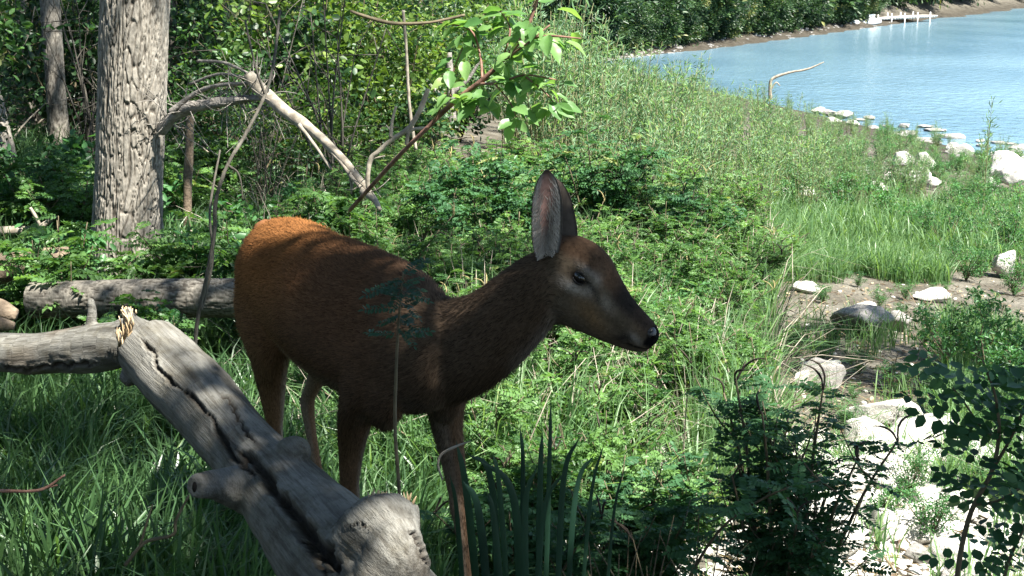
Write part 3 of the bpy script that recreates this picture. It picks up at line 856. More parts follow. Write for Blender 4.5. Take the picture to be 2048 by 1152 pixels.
def ground_z(P):
    P = np.atleast_2d(np.asarray(P, float))[:, :2]
    d = shore_dist(P)
    Y = P[:, 1]
    k = .136 + .42 * sstep(62, 85, Y)
    cap = 0 + 15 * sstep(60, 115, Y) + 0.5 * sstep(-4, -20, P[:, 0])
    z = WATER_Z + k * d
    w = .35
    z = np.where(d > 0, -w * np.log(np.exp(-z / w) + np.exp(-cap / w) + 1e-30), WATER_Z + .12 * d)
    z = np.maximum(z, -6)
    q = np.stack([P[:, 0], P[:, 1], 0 * Y], 1)
    near = np.clip(1 - np.abs(Y) / 40, .15, 1)
    z = z + .05 * fbm(q * .8, 21, 3) * near + .012 * fbm(q * 6, 22, 2) * (Y < 14)
    return z
def gz(x, y): return float(ground_z([[x, y]])[0])
def G(px, py):
    """ground point seen at a photo pixel"""
    d = ray(px, py); o = np.array([0, 0, CAM_H])
    t = np.concatenate([np.linspace(1.5, 30, 700), np.linspace(30, 220, 900)])
    P = o + d[None] * t[:, None]
    g = ground_z(P) - P[:, 2]
    k = np.argmax(g > 0)
    if g[k] <= 0: k = len(t) - 1
    a, b = P[max(k - 1, 0)], P[k]
    p = (a + b) / 2; p[2] = gz(p[0], p[1])
    return p

def grid_axis(parts):
    out = []
    for a, b, s in parts: out.append(np.arange(a, b, s))
    return np.concatenate(out + [[parts[-1][1]]])
gx = grid_axis([(-900, -200, 70), (-200, -40, 8), (-40, -8, 1.0), (-8, -3, .2), (-3, 4, .07), (4, 9, .2), (9, 40, .7), (40, 160, 6), (160, 900, 60)])
gy = grid_axis([(-400, -40, 40), (-40, -4, 2), (-4, 2.5, .4), (2.5, 9, .07), (9, 20, .2), (20, 80, .6), (80, 200, 4), (200, 1500, 60)])
X_, Y_ = np.meshgrid(gx, gy)
P2 = np.stack([X_.ravel(), Y_.ravel()], 1)
Z_ = np.concatenate([ground_z(P2[i:i + 60000]) for i in range(0, len(P2), 60000)])
nx, ny = len(gx), len(gy)
i, j = np.meshgrid(np.arange(ny - 1), np.arange(nx - 1), indexing='ij'); k = (i * nx + j).ravel()
Fg = np.stack([k, k + 1, k + nx + 1, k + nx], -1)
def ground_mat():
    m, nt, out = newmat('forest_floor_and_silt')
    geo = N(nt, 'ShaderNodeNewGeometry')
    n1 = N(nt, 'ShaderNodeTexNoise'); n1.inputs['Scale'].default_value = 2.2; n1.inputs['Detail'].default_value = 8; n1.inputs['Roughness'].default_value = .7
    n2 = N(nt, 'ShaderNodeTexNoise'); n2.inputs['Scale'].default_value = 45; n2.inputs['Detail'].default_value = 6
    vo = N(nt, 'ShaderNodeTexVoronoi'); vo.inputs['Scale'].default_value = 55
    for n_ in (n1, n2, vo): L(nt, geo.outputs['Position'], n_.inputs['Vector'])
    r1 = ramp(nt, [(.3, (.055, .045, .033)), (.5, (.100, .092, .074)), (.7, (.165, .155, .13))])
    L(nt, n1.outputs[0], r1.inputs[0])
    r2 = ramp(nt, [(.25, (.5, .5, .48)), (.5, (.95, .95, .95)), (.75, (1.5, 1.45, 1.35))]); L(nt, n2.outputs[0], r2.inputs[0])
    mu = N(nt, 'ShaderNodeMixRGB', blend_type='MULTIPLY'); mu.inputs[0].default_value = .9
    L(nt, r1.outputs[0], mu.inputs[1]); L(nt, r2.outputs[0], mu.inputs[2])
    r3 = ramp(nt, [(0, (1.15, 1.1, 1.0)), (.5, (.8, .8, .8))]); L(nt, vo.outputs['Color'], r3.inputs[0])
    m2 = N(nt, 'ShaderNodeMixRGB', blend_type='MULTIPLY'); m2.inputs[0].default_value = .6
    L(nt, mu.outputs[0], m2.inputs[1]); L(nt, r3.outputs[0], m2.inputs[2])
    sp = N(nt, 'ShaderNodeSeparateXYZ'); L(nt, geo.outputs['Position'], sp.inputs[0])
    wet = N(nt, 'ShaderNodeMapRange'); wet.inputs['From Min'].default_value = WATER_Z + .9; wet.inputs['From Max'].default_value = WATER_Z + .25
    L(nt, sp.outputs['Z'], wet.inputs['Value'])
    mud = N(nt, 'ShaderNodeMixRGB', blend_type='MULTIPLY'); mud.inputs[2].default_value = (.48, .46, .44, 1)  # dark wet-mud tone that also stands in for the bank's shade
    L(nt, wet.outputs[0], mud.inputs[0]); L(nt, m2.outputs[0], mud.inputs[1])
    p = N(nt, 'ShaderNodeBsdfPrincipled'); p.inputs['Roughness'].default_value = .95; p.inputs['Specular IOR Level'].default_value = .15
    L(nt, mud.outputs[0], p.inputs['Base Color'])
    b_ = N(nt, 'ShaderNodeBump'); b_.inputs['Strength'].default_value = .8; b_.inputs['Distance'].default_value = .02
    L(nt, n2.outputs[0], b_.inputs['Height']); L(nt, b_.outputs[0], p.inputs['Normal']); L(nt, p.outputs[0], out.inputs[0])
    return m
b = MB(); b.add(np.stack([P2[:, 0], P2[:, 1], Z_], 1), Fg); ground_ob = b.build('ground', ground_mat(), kind='structure')

def water_mat():
    m, nt, out = newmat('river_water')
    geo = N(nt, 'ShaderNodeNewGeometry')
    mp = N(nt, 'ShaderNodeMapping'); mp.inputs['Scale'].default_value = (1.0, .55, 1); mp.inputs['Rotation'].default_value = (0, 0, -.5)
    L(nt, geo.outputs['Position'], mp.inputs[0])
    a = N(nt, 'ShaderNodeTexNoise'); a.inputs['Scale'].default_value = 3.2; a.inputs['Detail'].default_value = 4
    c = N(nt, 'ShaderNodeTexNoise'); c.inputs['Scale'].default_value = .12; c.inputs['Detail'].default_value = 3
    for n_ in (a, c): L(nt, mp.outputs[0], n_.inputs['Vector'])
    p = N(nt, 'ShaderNodeBsdfPrincipled')
    r = ramp(nt, [(.35, (.065, .13, .175)), (.65, (.11, .19, .24))]); L(nt, c.outputs[0], r.inputs[0])
    L(nt, r.outputs[0], p.inputs['Base Color'])
    p.inputs['Roughness'].default_value = .16; p.inputs['IOR'].default_value = 1.33
    b_ = N(nt, 'ShaderNodeBump'); b_.inputs['Strength'].default_value = .9; b_.inputs['Distance'].default_value = .09
    L(nt, a.outputs[0], b_.inputs['Height']); L(nt, b_.outputs[0], p.inputs['Normal']); L(nt, p.outputs[0], out.inputs[0])
    return m
b = MB()
b.add([(3, -60, WATER_Z), (900, -60, WATER_Z), (900, 1400, WATER_Z), (3, 1400, WATER_Z)], np.array([[0, 1, 2, 3]]))
b.build('river', water_mat(), kind='structure')
# ------------------------------------------------------------------ plant building blocks
def leaf_tpl(w=.28, fold=.10, droop=.12, kind='ellip'):
    if kind == 'diamond':
        V = np.array([(0, 0, 0), (.5, w, fold * w * 2), (1, 0, -droop), (.5, -w, fold * w * 2)])
        return V, [np.array([[0, 2, 1], [0, 3, 2]])]
    V = np.array([(0, 0, 0), (.28, w * .86, .06), (.68, w * .8, .03 - droop * .4), (1, 0, -droop), (.68, -w * .8, .03 - droop * .4), (.28, -w * .86, .06), (.5, 0, -fold)])
    return V, [np.array([[0, 6, 1, 1], [6, 2, 1, 1]])[:0], np.array([[0, 6, 1], [1, 6, 2], [2, 6, 3], [0, 5, 6], [5, 4, 6], [4, 3, 6]])]
T_ELL = leaf_tpl(.27)
T_OVAL = leaf_tpl(.36, .06, .10)
T_DIA = leaf_tpl(.2, .3, .1, 'diamond')
T_WIL = leaf_tpl(.075, .3, .15, 'diamond')
T_NAR = leaf_tpl(.15, .3, .1, 'diamond')

def pinnate_tpl(pairs=8, ll=.24, w=.30, curl=.18, tpl=None):
    """one feather leaf of unit length made of small leaflets"""
    tpl = tpl or leaf_tpl(w, .3, .1, 'diamond')
    Vs, Fs, n = [], [], 0
    ts = np.linspace(.16, .95, pairs)
    def add(p, d, up, s):
        nonlocal n
        Mx = basis(np.array([d]), np.array([up]))[0] * s
        V = tpl[0] @ Mx.T + p
        Vs.append(V); Fs.append(tpl[1][-1] + n); n += len(V)
    rr = random.Random(4)
    for t in ts:
        z = -curl * t * t; p = np.array([t, 0, z])
        for sg in (1, -1):
            s = ll * (.75 + .5 * math.sin(t * 2.6)) * rr.uniform(.85, 1.1)
            add(p, (rr.uniform(.15, .45), sg, rr.uniform(-.35, .1)), (rr.uniform(-.7, .7), rr.uniform(-.7, .7), 1), s)
    add(np.array([1, 0, -curl]), (1, 0, -.4), (0, 0, 1), ll)
    # midrib
    Vs.append(np.array([(0, .006, 0), (0, -.006, 0), (.5, -.005, -curl * .25 + .002), (.5, .005, -curl * .25 + .002), (1, 0, -curl)]))
    Fs.append(np.array([[0, 1, 2], [0, 2, 3], [3, 2, 4]]) + n)
    return np.concatenate(Vs), [np.concatenate(Fs)]
T_PIN = pinnate_tpl(7, .27, .30, .25)
T_PIN_FINE = pinnate_tpl(8, .22, .30, .2, leaf_tpl(.30, .06, .08))
T_PIN_BIG = pinnate_tpl(5, .20, .33, .15, leaf_tpl(.36, .06, .08))

def rnd_dir(r, n, up=0.0):
    d = r.normal(size=(n, 3)); d[:, 2] += up
    return nrm(d)

def catkin(mb, p, d, ln, r, rad=.0030, mat=0):
    e = nrm(np.array([r.normal(), r.normal(), -.15])); ln = ln * .8
    tube(mb, [p, p + d * ln * .35, p + d * ln * .62 + e * ln * .16, p + d * ln * .75 + e * ln * .42], [rad * .6, rad, rad * .95, rad * .3], 5, n=7, rough=.35, seed=int(r.integers(99)))

def indigo(seed, h=.8, spread=.45, nst=9, leaf_len=.13, per=26, catk=6, split=False, lm='indigo', tpl=None, cm='catkin', stem='stem', up=.35):
    """bushy shrub with feather leaves and dark upright seed spikes"""
    r = np.random.default_rng(seed); tpl = tpl or T_PIN
    root = empty('indigo_bush')
    st, fo, ck = MB(), MB(), MB(); P, Dd, U, Ls, Vv = [], [], [], [], []
    for k in range(nst):
        a = r.random() * 2 * math.pi; sp = spread * math.sqrt(r.random()); hh = h * r.uniform(.65, 1.05)
        tip = np.array([math.cos(a) * sp, math.sin(a) * sp, hh])
        b0 = np.array([math.cos(a), math.sin(a), 0]) * .03 * r.random() * 2
        pts = curve(np.array([b0, b0 + (tip - b0) * [.25, .25, .4], b0 + (tip - b0) * [.65, .65, .78], tip]), 14)
        tube(st, pts, np.linspace(.0075, .0025, 14) * (h / .8) ** .5, 5)
        # side twigs
        tw = [pts]
        for j in range(4):
            i0 = r.integers(4, 12); d = nrm(np.array([r.normal(), r.normal(), .6 + r.random()]))
            q = curve(np.array([pts[i0], pts[i0] + d * .10 * h, pts[i0] + d * .2 * h + [0, 0, .05 * h]]), 7)
            tube(st, q, np.linspace(.003, .0015, 7), 4); tw.append(q)
        for q in tw:
            nl = per if q is pts else max(3, per // 3)
            for j in range(nl):
                f = r.uniform(.30 if q is pts else .15, 1) * (len(q) - 1.001); i0 = int(f)
                p = q[i0] * (1 - f + i0) + q[i0 + 1] * (f - i0)
                az = r.random() * 2 * math.pi
                P.append(p); Dd.append([math.cos(az), math.sin(az), r.uniform(-.15, up + .35)]); U.append([r.normal() * .35, r.normal() * .35, 1])
                Ls.append(leaf_len * r.uniform(.6, 1.15)); Vv.append(np.clip(r.normal(.5, .17), 0, 1))
        if k < catk:
            for j in range(r.integers(1, 4)):
                catkin(ck, tip - [0, 0, .01], nrm(np.array([r.normal() * .35, r.normal() * .35, 1])), r.uniform(.09, .16), r)
    P, Dd, U, Ls, Vv = map(np.array, (P, Dd, U, Ls, Vv))
    Mx = basis(Dd, U) * Ls[:, None, None]
    st.build('stems', M[stem], root)
    if split:
        lmsh = []
        for k in range(5):
            m1 = MB(); stamp(m1, tpl, np.eye(3)[None], np.zeros((1, 3)), np.array([.2 + .15 * k])); lmsh.append(m1.mesh('leaf', M[lm]))
        from mathutils import Matrix
        for k in range(min(len(P), split)):
            o = bpy.data.objects.new('leaf', lmsh[int(np.clip(Vv[k] * 5, 0, 4))]); col.objects.link(o); o.parent = root
            mt = Matrix([list(Mx[k][0]) + [P[k][0]], list(Mx[k][1]) + [P[k][1]], list(Mx[k][2]) + [P[k][2]], [0, 0, 0, 1]])
            o.matrix_local = mt
        if len(P) > split:
            stamp(fo, tpl, Mx[split:], P[split:], Vv[split:]); fo.build('foliage', M[lm], root, kind='stuff')
    else:
        stamp(fo, tpl, Mx, P, Vv); fo.build('foliage', M[lm], root, kind='stuff')
    if ck.n: ck.build('seed_spikes', M[cm], root, kind='stuff')
    return root

def willow(seed, h=1.4, nst=16, spread=.35, per=34, lm='willow', ll=.075):
    r = np.random.default_rng(seed); root = empty('willow_shrub')
    st, fo = MB(), MB(); P, Dd, Ls = [], [], []
    for k in range(nst):
        a = r.random() * 2 * math.pi; sp = spread * math.sqrt(r.random()); hh = h * r.uniform(.55, 1.05)
        b0 = np.array([math.cos(a), math.sin(a), 0]) * spread * .35 * r.random()
        tip = np.array([math.cos(a) * sp, math.sin(a) * sp, hh])
        pts = curve(np.array([b0, b0 + (tip - b0) * [.2, .2, .35], b0 + (tip - b0) * [.6, .6, .72], tip]), 10)
        tube(st, pts, np.linspace(.006, .0018, 10), 4)
        for j in range(per):
            f = (r.random() ** .7 * .85 + .13) * 8.99; i0 = int(f); p = pts[i0] * (1 - f + i0) + pts[i0 + 1] * (f - i0)
            d = nrm(np.array([r.normal(), r.normal(), r.uniform(.2, 1.8)]))
            if r.random() < .35:   # short side shoot
                p = p + d * r.uniform(.02, .10)
            P.append(p); Dd.append(d); Ls.append(ll * r.uniform(.6, 1.3))
    P, Dd, Ls = map(np.array, (P, Dd, Ls))
    stamp(fo, T_WIL if ll < .1 else T_NAR, basis(Dd, rnd_dir(r, len(P), .5)) * Ls[:, None, None], P, np.clip(r.normal(.55, .2, len(P)), 0, 1))
    st.build('stems', M['stem_green'], root); fo.build('foliage', M[lm], root, kind='stuff')
    return root

def bush(seed, h=1.5, w=.8, n=1500, ll=.05, lm='under', name='understory_shrub', tpl=None, nst=7, hollow=.35, stem='stem', low=.12):
    """leafy shrub: leaf clumps on branch ends with gaps between them"""
    r = np.random.default_rng(seed); root = empty(name); st, fo = MB(), MB(); ends = []
    for k in range(nst):
        a = r.random() * 2 * math.pi; sp = w * math.sqrt(r.random()); hh = h * r.uniform(.45, .98)
        tip = np.array([math.cos(a) * sp, math.sin(a) * sp, hh])
        pts = curve(np.array([[0, 0, 0], tip * [.3, .3, .4], tip * [.75, .75, .75], tip]), 12)
        tube(st, pts, np.linspace(.012, .003, 12) * h ** .5, 5)
        for j in range(7):
            i0 = r.integers(int(low * 12) + 1, 12); d = nrm(np.array([r.normal(), r.normal(), .35 + .5 * r.random()])); l_ = r.uniform(.15, .42) * h * .6
            e = pts[i0] + d * l_
            tube(st, curve(np.array([pts[i0], pts[i0] + d * l_ * .5 + [0, 0, -.02], e]), 5), np.linspace(.004, .0015, 5) * h ** .5, 4); ends.append(e)
        ends.append(tip)
    ends = np.array(ends); c = r.integers(0, len(ends), n)
    P = ends[c] + r.normal(size=(n, 3)) * np.array([.11, .11, .07]) * h * .75 * (r.random((n, 1)) ** .4)
    P[:, 2] = np.maximum(P[:, 2], .03)
    Dd = nrm(P - ends[c] + .10 * r.normal(size=(n, 3)) + [0, 0, -.02])
    v = np.clip(.5 + .16 * r.normal(size=len(ends))[c] + .13 * r.normal(size=n), 0, 1)
    stamp(fo, tpl or T_ELL, basis(Dd, rnd_dir(r, n, 1.3)) * (ll * r.uniform(.6, 1.25, n))[:, None, None], P, v)
    st.build('stems', M[stem], root); fo.build('foliage', M[lm], root, kind='stuff')
    return root

def grass_blades(P, h, w=.006, lean=.35, r=None, v=None, heading=None):
    """P (n,3) roots; curved tapering blades -> V, F, attr"""
    n = len(P); r = r or R
    az = r.random(n) * 2 * math.pi if heading is None else heading + r.normal(size=n) * .6
    le = lean * np.abs(r.normal(size=n)) + .05
    h = h * r.uniform(.5, 1.1, n); d = np.stack([np.cos(az), np.sin(az), 0 * az], 1)
    fa = r.random(n) * math.pi; sd = np.stack([np.cos(fa), np.sin(fa), 0 * fa], 1) * (w * r.uniform(.6, 1.3, n))[:, None]
    up = np.array([0, 0, 1.0])
    p1 = P + up * (h * .45)[:, None] + d * (h * le * .25)[:, None]
    p2 = P + up * (h * (.80 - .12 * le))[:, None] + d * (h * le * .72)[:, None]
    p3 = P + up * (h * (1.0 - .38 * np.minimum(le, 1.6)))[:, None] + d * (h * le * 1.25)[:, None]
    V = np.stack([P - sd * .7, P + sd * .7, p1 - sd, p1 + sd, p2 - sd * .75, p2 + sd * .75, p3], 1).reshape(-1, 3)
    k = np.arange(n)[:, None] * 7
    Q = np.concatenate([k + [0, 1, 3, 2], k + [2, 3, 5, 4]]); T = k + [4, 5, 6]
    v = np.clip(r.normal(.45, .17, n), 0, 1) if v is None else v
    return V, [Q, T], np.repeat(v, 7)
def on_ground(xy):
    return np.concatenate([xy, ground_z(xy)[:, None]], 1)
def thin(xy, f):
    return xy[R.random(len(xy)) < f]

def bark_trunk(pts, rad, nl, ns, amp=.02, seed=1, f=9, tint=1.0):
    q = curve(np.concatenate([np.asarray(pts, float), np.asarray(rad, float)[:, None]], 1), nl)
    p, rr = q[:, :3], q[:, 3]
    s = np.concatenate([[0], np.cumsum(np.linalg.norm(np.diff(p, axis=0), axis=1))])
    th = np.linspace(0, 2 * math.pi, ns, endpoint=False)
    T = nrm(np.gradient(p, axis=0)); A = nrm(np.cross(T, [0, 1.0, 0.02])); B = np.cross(T, A)
    c, si = np.cos(th), np.sin(th)
    S, TH = np.meshgrid(s, th, indexing='ij'); Rm = rr.mean()
    w = .25 * vnoise(np.stack([np.cos(TH).ravel() * 2, np.sin(TH).ravel() * 2, S.ravel() * 2.2], 1), seed + 4).reshape(S.shape)
    th2 = TH + w
    q3 = np.stack([np.cos(th2).ravel() * f * Rm / .17, np.sin(th2).ravel() * f * Rm / .17, S.ravel() * 6.5], 1)
    # bark plates: anisotropic cells, a furrow where two cells meet
    nc = max(8, int(round(2 * math.pi * Rm / .022)))
    uu = (th2.ravel() / (2 * math.pi)) % 1.0 * nc; vv = S.ravel() / .11 + 2.0 * vnoise(q3 * .5, seed + 21)
    ci, cj = np.floor(uu).astype(np.int64), np.floor(vv).astype(np.int64)
    f1 = np.full(len(uu), 9.0); f2 = np.full(len(uu), 9.0)
    for a in (-1, 0, 1):
        for b_ in (-1, 0, 1):
            ii, jj_ = ci + a, cj + b_; im = ii % nc
            dx = ii + _hash(im, jj_, 0 * im, seed) - uu; dy = jj_ + _hash(im, jj_, 0 * im + 1, seed + 1) - vv
            dd = np.sqrt(dx * dx + dy * dy)
            f2 = np.minimum(f2, np.maximum(f1, dd)); f1 = np.minimum(f1, dd)
    fur = np.clip(.95 - (f2 - f1) * 5.5 + .75 * fbm(q3 * 2.2, seed, 3), -1, 1)       # 1 in the furrows
    pl = vnoise(q3 * [1, 1, 2.5], seed + 9)
    h_ = (-np.clip(fur, -.25, 1) * .8 + .25 * pl + .3 * vnoise(q3 * [2.5, 2.5, 4], seed + 12)).reshape(S.shape)
    flare = 1 + .0 * S
    r_ = rr[:, None] * flare + amp * h_
    V = p[:, None] + r_[..., None] * (c[None, :, None] * A[:, None] + si[None, :, None] * B[:, None])
    i = np.arange(nl - 1)[:, None] * ns; j = np.arange(ns)[None]; j2 = (j + 1) % ns
    F = np.stack([i + j, i + j2, i + ns + j2, i + ns + j], -1).reshape(-1, 4)
    k = sstep(.1, .8, fur)
    Cb = np.tile(np.array([.36, .33, .28]), (len(k), 1)) * (1 + .25 * pl)[:, None]
    Cb = lerp(Cb, (.10, .085, .068), k * .85) * tint
    return V.reshape(-1, 3), F, Cb
def rock_mesh(seed, sub=4, cuts=9, rough=.10):
    import bmesh
    bm = bmesh.new(); bmesh.ops.create_icosphere(bm, subdivisions=sub, radius=1)
    V = np.array([v.co[:] for v in bm.verts]); F = np.array([[v.index for v in f.verts] for f in bm.faces]); bm.free()
    r = np.random.default_rng(seed)
    for k in range(cuts):
        n = nrm(r.normal(size=3)); d = r.uniform(.45, .78)
        o = V @ n - d; V = V - n * (np.maximum(o, 0) * .93)[:, None]
    V = V * (1 + rough * fbm(V * 2.1, seed, 4) + .05 * fbm(V * 7, seed + 3, 3))[:, None]
    V = V / np.abs(V).max(0)
    m = MB(); m.add(V, F); return m
# ------------------------------------------------------------------ large trees in the picture
def tree_thing(name, label, base, top_px, rad0, rad1, seed, lean=None, nl=200, ns=90, amp=.012, mat='bark', group=None, f=9, tint=1.0, H=6.5, cat='tree'):
    root = empty(name, tuple(base)); tag(root, label, cat, group)
    b = np.zeros(3); t = np.array(top_px)
    pts = [b + [0, 0, -.25], b, b + t * .3 / H, b + t * .55, b + t]
    pts = [np.array([0, 0, -.25]), np.array([0, 0, .02]), t * .09, t * .24, t * .5, t]
    V, F, C_ = bark_trunk(pts, [rad0 * 1.45, rad0 * 1.25, rad0 * 1.02, rad0, (rad0 + rad1) / 2, rad1], nl, ns, amp, seed, f, tint)
    m = MB(); m.add(V, F, .5, C_); m.build('trunk', M[mat], root, colour=True)
    return root
def at(px, Y):
    x = (px - 1024) / FPX * Y * math.cos(PITCH) ** 0  # level line of sight, close enough on near ground
    return x
def gp(px, Y):
    """ground point Y metres out in the column px (using the depth along the lens axis)"""
    z = 0.0; x = 0
    for _ in range(3):
        dep = Y * math.cos(PITCH) + (CAM_H - z) * math.sin(PITCH)
        x = (px - 1024) / FPX * dep; z = gz(x, Y)
    return np.array([x, Y, z])

trees = []
B1 = gp(250, 7.3)
p1 = W(268, 60, 7.3) - B1; k_ = 6.5 / p1[2]
big = tree_thing('tree', 'large rough-barked tree with sunlit pale furrowed trunk at upper left', B1, p1 * k_, .170, .145, 11, nl=900, ns=300, amp=.011, f=13, tint=.56, H=6.5)
trees.append((big, B1, p1 * k_))
B2 = gp(122, 12.7); t2 = tree_thing('tree', 'slim dark tree trunk standing left of the large rough-barked tree', B2, [.02, 0, 7], .085, .07, 12, nl=200, ns=60, amp=.008, tint=.5); trees.append((t2, B2, np.array([.02, 0, 7])))
B3 = gp(22, 10.2); t3 = tree_thing('tree', 'grey tree trunk leaning left at the far left edge', B3, [-1.0, .1, 7], .10, .08, 13, nl=260, ns=80, amp=.009, tint=.62); trees.append((t3, B3, np.array([-1.0, .1, 7])))
spec = [(60, 16, .07), (170, 19, .09), (38, 21, .10), (355, 15.5, .05), (690, 19, .07), (455, 21, .10), (610, 17.5, .045), (840, 24, .07), (905, 27, .09), (790, 21, .05), (-70, 14, .12), (-150, 18, .13), (548, 24, .11), (262, 24, .1), (735, 27, .12), (100, 27, .12), (330, 29, .13)]
wh = ['thin', 'slender', 'dark', 'narrow']
for k, (px, Y, r0) in enumerate(spec):
    B = gp(px, Y); tp = np.array([R.normal() * .5, R.normal() * .3, 7.5])
    t = tree_thing('tree', 'narrow dark trunk deep in the shaded woods behind the large rough-barked tree', B, tp, r0, r0 * .8, 20 + k, nl=60, ns=20, amp=.006, tint=.45, group='thin trunks in the shaded woods')
    trees.append((t, B, tp))
# trees beside and behind the camera whose crowns shade the foreground
for k, (x, y, r0) in enumerate([(1.9, -1.9, .16), (-2.6, -1.1, .13), (4.6, .6, .12), (-4.3, 3.2, .14), (.2, -2.8, .15), (3.6, -3.6, .14)]):
    B = np.array([x, y, gz(x, y)]); tp = np.array([R.normal() * .3, R.normal() * .3, 6.0])
    t = tree_thing('tree', 'riverside tree standing beside the camera and shading the foreground', B, tp, r0, r0 * .6, 50 + k, nl=160, ns=48, amp=.012, tint=.8, group='shade trees around the viewpoint')
    trees.append((t, B, tp))

# ------------------------------------------------------------------ crowns: unseen leaf clumps, placed by where their shade should fall
def S_of(P):
    P = np.asarray(P, float); return P[:2] + (.5 - P[2]) * SUN[:2] / SUN[2]
def blob(S, P, rx, ry=None, rot=0):
    c = S_of(P); ry = ry or rx
    q = S - c; cs, sn = math.cos(rot), math.sin(rot)
    return ((q[:, 0] * cs + q[:, 1] * sn) / rx) ** 2 + ((-q[:, 0] * sn + q[:, 1] * cs) / ry) ** 2 < 1
def shade(S):
    """how densely leaves hang over the sun line that meets height 0.5 m at S"""
    x, y = S[:, 0], S[:, 1]
    n1 = vnoise(np.stack([x * 2.0, y * 2.0, 0 * x], 1), 5); n2 = vnoise(np.stack([x * 4.5, y * 4.5, 0 * x], 1), 6)
    yb = np.interp(x, [-3, -1.3, -.95, -.5, .1, .5, 1.6, 3], [3.0, 3.05, 3.5, 3.72, 3.45, 3.5, 3.45, 3.2])
    f = (y < yb + .10 * n2).astype(float) * 1.0
    # half-shade over the grass at the left and the woods
    left = (x < -.30 - .055 * (y - 3.5)) & (y >= yb - .2)
    f = np.where(left & (y < 9), np.maximum(f, ((n1 + .6 * n2) > -.12) * .8), f)
    f = np.where((x < -.9) & (y < yb), .72, f)
    f = np.where(((x + 1.55) ** 2 + (y - 6.7) ** 2 < .8) & (n2 > -.15), .9, f)
    for P, rx, ry, ro in [(G(1760, 735), .85, .55, -.1), (G(1960, 760), .6, .35, 0), (G(1720, 665) + [0, 0, .1], .42, .20, -.1), (G(1550, 700), .4, .25, 0), ((1.0, 8.6, .1), .25, .3, 0), ((-.05, 6.5, .3), .45, .45, 0)]:
        f = np.where(blob(S, P, rx, ry, ro), .85, f)
    # gaps that let the light through
    for P, rx, ry, ro in [(D(-.72, 0, .83), .21, .25, .5), (D(-.33, -.10, .72), .028, .10, .9), (D(-.52, -.05, .78), .02, .09, .9), (W(150, 680, 3.1), .42, .19, .2), (W(300, 665, 2.95), .20, .13, -.4),
                          (W(425, 800, 2.75), .11, .06, .3), (W(505, 870, 2.62), .09, .05, .3), (W(780, 1060, 2.2), .16, .10, 0), (W(390, 985, 2.44), .03, .02, 0),
                          (W(315, 100, 7.1), .24, .22, 0), (W(300, 230, 7.1), .2, .13, 0), (W(290, 400, 7.1), .20, .11, 0), (W(240, 170, 7.1), .06, .06, 0), (W(620, 265, 6.5), .35, .2, .5), (W(640, 100, 12), .8, .8, 0), (W(1000, 120, 4.5), .5, .5, 0)]:
        f = np.where(blob(S, P, rx, ry, ro), 0.0, f)
    return f
cl = {}
def add_clumps(Sx, Hr, rad, nleaf, ll, kfun):
    S = Sx; p = kfun(S); keep = R.random(len(S)) < p; S = S[keep]
    H = R.uniform(*Hr, len(S))
    Q = np.concatenate([S + (H - .5)[:, None] * SUN[:2] / SUN[2], H[:, None]], 1)
    tb = np.array([t[1][:2] + t[2][:2] * .8 for t in trees])
    own = ((Q[:, None, :2] - tb[None]) ** 2).sum(-1).argmin(1)
    for k in np.unique(own):
        q = Q[own == k]; n = len(q)
        c = np.repeat(q, nleaf, 0); off = R.normal(size=(len(c), 3)) * rad * .5
        cl.setdefault(k, []).append((q, c + off, np.full(len(c), ll) * R.uniform(.6, 1.3, len(c)), np.clip(np.repeat(R.normal(.5, .15, n), nleaf) + R.normal(size=len(c)) * .1, 0, 1)))
def jgrid(x0, x1, y0, y1, s, layers=1):
    out = []
    for _ in range(layers):
        a, b_ = np.meshgrid(np.arange(x0, x1, s), np.arange(y0, y1, s)); g = np.stack([a.ravel(), b_.ravel()], 1)
        out.append(g + R.uniform(-.5, .5, g.shape) * s)
    return np.concatenate(out)
add_clumps(jgrid(-3.0, 3.2, -.3, 4.3, .11, 2), (4.6, 7.0), .09, 9, .085, shade)
add_clumps(jgrid(-5, 3.2, 3.0, 9, .14, 2), (5.2, 7.5), .11, 9, .09, lambda S: shade(S) * (S[:, 1] > 4.2))
add_clumps(jgrid(-8, 3.6, -6, -.2, .24, 2), (3.2, 7.0), .17, 12, .13, lambda S: .95 + 0 * S[:, 0])  # this and the next two layers are added to cut skylight
add_clumps(jgrid(-8, -2.8, -.2, 3.4, .24, 2), (3.2, 7.0), .17, 10, .13, lambda S: .75 + 0 * S[:, 0])
add_clumps(jgrid(-2.6, 3.2, -.5, 3.0, .2, 1), (3.6, 5.0), .12, 10, .10, lambda S: .8 * (shade(S) > .9))
def woods(S):
    n1 = vnoise(np.stack([S[:, 0] * 1.1, S[:, 1] * .9, 0 * S[:, 0]], 1), 7) + .5 * vnoise(np.stack([S[:, 0] * 2.6, S[:, 1] * 2.2, 0 * S[:, 0]], 1), 8)
    f = ((n1 > -.5) & (S[:, 0] < -.55 - .075 * (S[:, 1] - 9))) * .97
    for P, r_ in [((-1.7, 12, 1.2), 1.3), ((-1.0, 13, 1.0), 1.0)]: f = np.where(blob(S, P, r_), f * .25, f)
    return f
add_clumps(jgrid(-14, 0, 9, 32, .30, 2), (5.5, 9.5), .30, 14, .17, woods)
